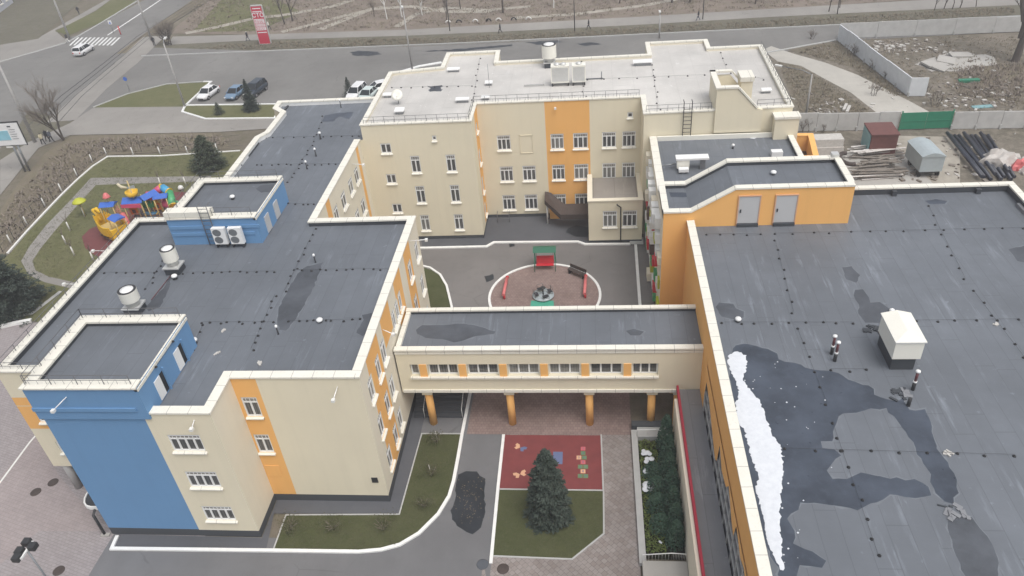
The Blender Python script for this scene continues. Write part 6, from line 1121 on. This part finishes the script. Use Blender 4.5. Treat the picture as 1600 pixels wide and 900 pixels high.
for p, rz, top, legs, cap, lb in [((69, 226), 60, 'cloth_cream', 'cloth_dark', None, 'person in a cream jacket walking near the billboard'), ((76, 221), 70, 'cloth_dark', 'cloth_dark', None, 'person in dark clothes walking beside the bare tree'), ((82, 222), 70, 'cloth_grey', 'cloth_dark', 'cloth_white', 'person in grey with a white hat near the bare tree'), ((421, 47), -80, 'cloth_white', 'cloth_dark', None, 'person in a white jacket beside the red pylon sign'), ((388, 64), 80, 'cloth_dark', 'cloth_grey', 'cloth_white', 'person with a white cap on the pavement left of the pylon'),
        ((124, 23), 10, 'cloth_dark', 'cloth_dark', None, 'person in dark clothes on the upper left footpath'), ((107, 67), 90, 'cloth_dark', 'cloth_white', None, 'person waiting at the left end of the crosswalk'), ((782, 52), 85, 'cloth_dark', 'cloth_dark', None, 'person in dark clothes on the pavement above the pale roof'), ((1091, 32), 85, 'cloth_dark', 'cloth_grey', None, 'person on the far pavement at upper right'), ((242, 72), 30, 'cloth_dark', 'cloth_dark', None, 'person standing at the foot of the tram pole'), ((920, 46), 85, 'cloth_dark', 'cloth_dark', None, 'person on the verge above the drum fan')]:
    x, y = at(*p); person((x, y, .0), R(rz), lb, top, legs, cap)
# ------------------------------------------------------------------ the play ship
def pa(px, py, Y): x, z = atY(px, py, Y); return Vector((x, Y, z))
t = thing('play_ship', 'yellow pirate-ship playground set with blue roofs and coloured tube slides', 'playground', (-49, 70, 0))
bow = Vector((-52.1, 67.1)); stern = Vector((-49.0, 65.2)); ax2 = (stern-bow).normalized(); sd = Vector((-ax2.y, ax2.x))
mb = MB(); N = 9; vs = []; fs = []
for i in range(N):
    u_ = i/(N-1); c = bow.lerp(stern, u_); w_ = 1.0*math.sin(math.pi*(.12+.62*u_))**.8; top = 1.35+.9*(1-u_)**3+.35*u_**3
    for s in (-1, 1): vs += [(*(c+sd*s*w_*.7), .15), (*(c+sd*s*w_), top*.6), (*(c+sd*s*w_*1.02), top)]
for i in range(N-1):
    a = i*6; b = a+6
    for s in (0, 3): fs += [(a+s, a+s+1, b+s+1, b+s), (a+s+1, a+s+2, b+s+2, b+s+1)]
fs += [(0, 1, 4, 3), (1, 2, 5, 4), ((N-1)*6, (N-1)*6+1, (N-1)*6+4, (N-1)*6+3), ((N-1)*6+1, (N-1)*6+2, (N-1)*6+5, (N-1)*6+4)]; mb.add(vs, fs)
for k in range(14):
    for s in (-1, 1): u_ = .06+k*.066; c = bow.lerp(stern, u_)+sd*s*(1.0*math.sin(math.pi*(.12+.62*u_))**.8+.03); zt_ = 1.35+.9*(1-u_)**3+.35*u_**3; mb.obox(c, ax2.x, ax2.y, .09, .04, zt_*.55, zt_+.35)
mb.build('hull', 'play_yellow', t)
MB().obox(bow.lerp(stern, .55), ax2.x, ax2.y, 1.5, .72, 1.1, 1.2).build('deck', 'play_tan', t); MB().obox(bow.lerp(stern, .98), ax2.x, ax2.y, .12, .9, .3, 1.7).build('stern_board', 'play_yellow', t)
for k in (.35, .5, .65): 
    for s in (-1, 1): c = bow.lerp(stern, k)+sd*s*1.0; MB().obox(c, ax2.x, ax2.y, .16, .06, .5, .75).build('port_hole', 'brown_panel', t)
c = bow-ax2*.2; mb = MB(); mb.tube([(*bow, 1.4), (*c, 2.2), (*(c-ax2*.35), 2.6), (*(c-ax2*.8), 2.5)], [.22, .19, .28, .1], 8); mb.tube([(*(c-ax2*.3), 2.55), (*(c+ax2*.4), 2.95), (*(c+ax2*.8), 2.6)], [.1, .22, .09], 7); mb.build('figurehead', 'play_yellow', t); mb = MB(); mb.tube([(*bow, 1.0), (*(bow-ax2*.7), 1.1)], [.13, .05], 6); mb.build('bowsprit', 'play_yellow', t)
def canopy(c, ax, hx, hy, z, rise, mat, posts='play_tan', zp=1.0, nm='roof'):
    ax = Vector(ax).normalized(); s_ = Vector((-ax.y, ax.x)); c = Vector(c); P = lambda a, b, zz: (*(c+ax*a+s_*b), zz)
    MB().add([P(-hx, -hy, z), P(hx, -hy, z), P(hx, 0, z+rise), P(-hx, 0, z+rise), P(hx, hy, z), P(-hx, hy, z)], [(0, 1, 2, 3), (3, 2, 4, 5), (0, 3, 5), (1, 4, 2)]).build(nm, mat, t)
    for a in (-1, 1):
        for b in (-1, 1): MB().tube([P(a*hx*.85, b*hy*.85, 0), P(a*hx*.85, b*hy*.85, z)], .06, 6).build('post', posts, t)
canopy((-49.2, 65.7), ax2, .75, .65, 2.55, .22, 'play_blue'); canopy((-51.1, 67.9), (1, .1), .8, .65, 2.95, .3, 'play_blue')
MB().lathe([(.42, 3.75), (.36, 3.85), (.2, 4.2), (.02, 4.3)], (-51.0, 68.0, 0), 10).build('cap', 'faded_red', t); MB().tube([(-51.0, 68.0, 3.1), (-51.0, 68.0, 3.85)], .05, 6).build('mast', 'play_tan', t)
canopy((-48.45, 68.5), (1, .1), 1.1, .8, 3.05, .4, 'play_blue'); MB().box(-49.6, -47.4, 67.64, 67.72, 2.6, 3.02).build('fringe', 'play_pink', t); canopy((-46.95, 68.9), (.6, 1), .9, .65, 3.3, .4, 'play_blue'); canopy((-45.7, 69.1), (1, .2), .75, .6, 3.1, .32, 'play_blue')
MB().lathe([(.55, 0), (.6, .05), (.68, .5), (.62, .5), (.56, .1)], (-48.3, 68.4, 3.7), 8).build('crow_nest', 'play_yellow', t); MB().tube([(-48.3, 68.4, 0), (-48.3, 68.4, 5.4)], .06, 8).build('mast', 'play_tan', t); MB().prism([(-48.9, 68.36), (-47.7, 68.36), (-47.7, 68.39), (-48.9, 68.39)], 4.5, [4.6, 4.9, 4.9, 4.6]).build('sail', 'wagon_grey', t); MB().tube([(-49.5, 68.4, 5.1), (-49.2, 68.4, 4.7), (-48.6, 68.4, 4.6)], [.12, .18, .1], 7).build('bird_figure', 'cloth_cream', t)
def tubes(pts, r, mats):
    for i in range(len(pts)-1): p, q = Vector(pts[i]), Vector(pts[i+1]); e = (q-p).normalized()*.06; MB().tube([p, q], r, 14).build('tube', mats[i % len(mats)], t); MB().tube([q-e, q+e], r*1.1, 14).build('tube_ring', 'play_yellow', t)
tubes([(-47.6, 69.6, 2.9), (-46.7, 69.8, 2.8)], .5, ['play_pink']); tubes([(-46.9, 70.3, 3.0), (-46.1, 70.5, 3.4), (-45.2, 70.0, 3.1), (-44.4, 68.6, 2.2)], .42, ['play_pink', 'play_sky', 'play_green']); tubes([(-48.4, 69.6, 1.95), (-46.9, 69.75, 1.95)], .5, ['play_green']); tubes([(-45.9, 69.5, 2.1), (-45.0, 69.5, 1.9), (-44.0, 69.6, 1.5)], .5, ['play_pink', 'play_green'])
tubes([(-48.3, 69.2, .7), (-46.8, 69.2, .65)], .48, ['play_sky'])
for x, y in ((-48.9, 68.5), (-46.7, 69.4)): MB().box(x-.42, x+.42, y-.05, y+.05, 1.35, 2.15).build('panel', 'play_orange', t); MB().box(x-.2, x+.2, y-.07, y-.052, 1.55, 1.95).build('panel_hole', 'brown_panel', t)
for x, y in ((-49.4, 68.4), (-48.4, 68.45), (-48.5, 70), (-47.2, 70.2), (-47.2, 69.3), (-46.2, 69.3), (-46.1, 70.4)): MB().tube([(x, y, 0), (x, y, 2.9)], .05, 6).build('post', 'play_tan', t)
MB().box(-49.3, -46.0, 68.6, 70.4, .95, 1.05).build('platform', 'brown_panel', t); mb = MB()
for k in range(6): mb.tube([(-50.4+k*.2, 67.6-k*.05, 1.2), (-50.9+k*.15, 67.9, 2.8)], .018, 4)
for k in range(4): mb.tube([(-50.8, 67.9, 1.4+k*.35), (-49.4, 68.1, 1.2+k*.3)], .018, 4)
mb.build('climbing_net', 'faded_red', t); MB().tube([(-49.8, 67.7, 1.9), (-49.3, 67.2, 1.3), (-48.9, 66.6, .5)], [.28, .3, .28], 8).build('slide', 'faded_red', t)
x, y = at(134, 338); tt = thing('play_parasol', 'small green mushroom-shaped parasol on the playground lawn', 'parasol', (x, y, 0)); MB().tube([(x, y, 0), (x, y, 2.0)], .05, 6).build('pole', 'play_tan', tt); MB().lathe([(.75, 1.85), (.7, 1.95), (.4, 2.2), (.02, 2.3)], (x, y, 0), 14).build('canopy', 'lime_panel', tt)
x, y = at(284, 298); tag(MB().lathe([(.32, 0), (.33, .05), (.28, .25), (.15, .36), (.02, .4)], (x, y, .3), 14).lathe([(.06, 0), (.06, .3)], (x, y, 0), 8).build('dome_lamp', 'lamp_glass'), 'white dome lamp at the edge of the red rubber by the roof', 'lamp')
# ------------------------------------------------------------------ light
w = bpy.data.worlds.new('World'); S.world = w; w.use_nodes = True; nt = w.node_tree; bg = nt.nodes['Background']
SUN_EL, SUN_AZ = R(64), R(138)      # azimuth from +Y towards +X
sky = nt.nodes.new('ShaderNodeTexSky'); sky.sky_type = 'NISHITA'; sky.sun_disc = False; sky.sun_elevation = SUN_EL; sky.sun_rotation = SUN_AZ; sky.air_density = 1.0; sky.dust_density = 4.0; sky.ozone_density = 1.5
hs = nt.nodes.new('ShaderNodeHueSaturation'); hs.inputs['Saturation'].default_value = .28; nt.links.new(sky.outputs[0], hs.inputs['Color']); nt.links.new(hs.outputs[0], bg.inputs[0]); bg.inputs[1].default_value = .15
ld = bpy.data.lights.new('sun', 'SUN'); ld.energy = 1.4; ld.angle = R(40); ld.color = (1, .97, .93); lo = bpy.data.objects.new('sun', ld); COL.objects.link(lo)
dirv = Vector((math.sin(SUN_AZ)*math.cos(SUN_EL), math.cos(SUN_AZ)*math.cos(SUN_EL), math.sin(SUN_EL))); lo.rotation_euler = dirv.to_track_quat('Z', 'Y').to_euler(); lo.location = (0, 0, 120)
hz = bpy.data.materials.new('haze'); hz.use_nodes = True; ht = hz.node_tree; ht.nodes.remove(ht.nodes['Principled BSDF']); pv = ht.nodes.new('ShaderNodeVolumePrincipled'); pv.inputs['Density'].default_value = HAZE; pv.inputs['Color'].default_value = (.93, .95, 1, 1); pv.inputs['Anisotropy'].default_value = .2; ht.links.new(pv.outputs[0], ht.nodes['Material Output'].inputs['Volume']); M['haze'] = hz
if HAZE: tag(MB().box(-275, 175, -35, 345, -1.2, 43).build('haze', 'haze'), kind='stuff')
S.cycles.volume_bounces = 1
vs_ = S.view_settings; vs_.view_transform = 'Standard'; vs_.look = 'None'; vs_.gamma = 1; vs_.exposure = EXPOSURE; vs_.use_curve_mapping = False
S.cycles.max_bounces = 6; S.cycles.diffuse_bounces = 3
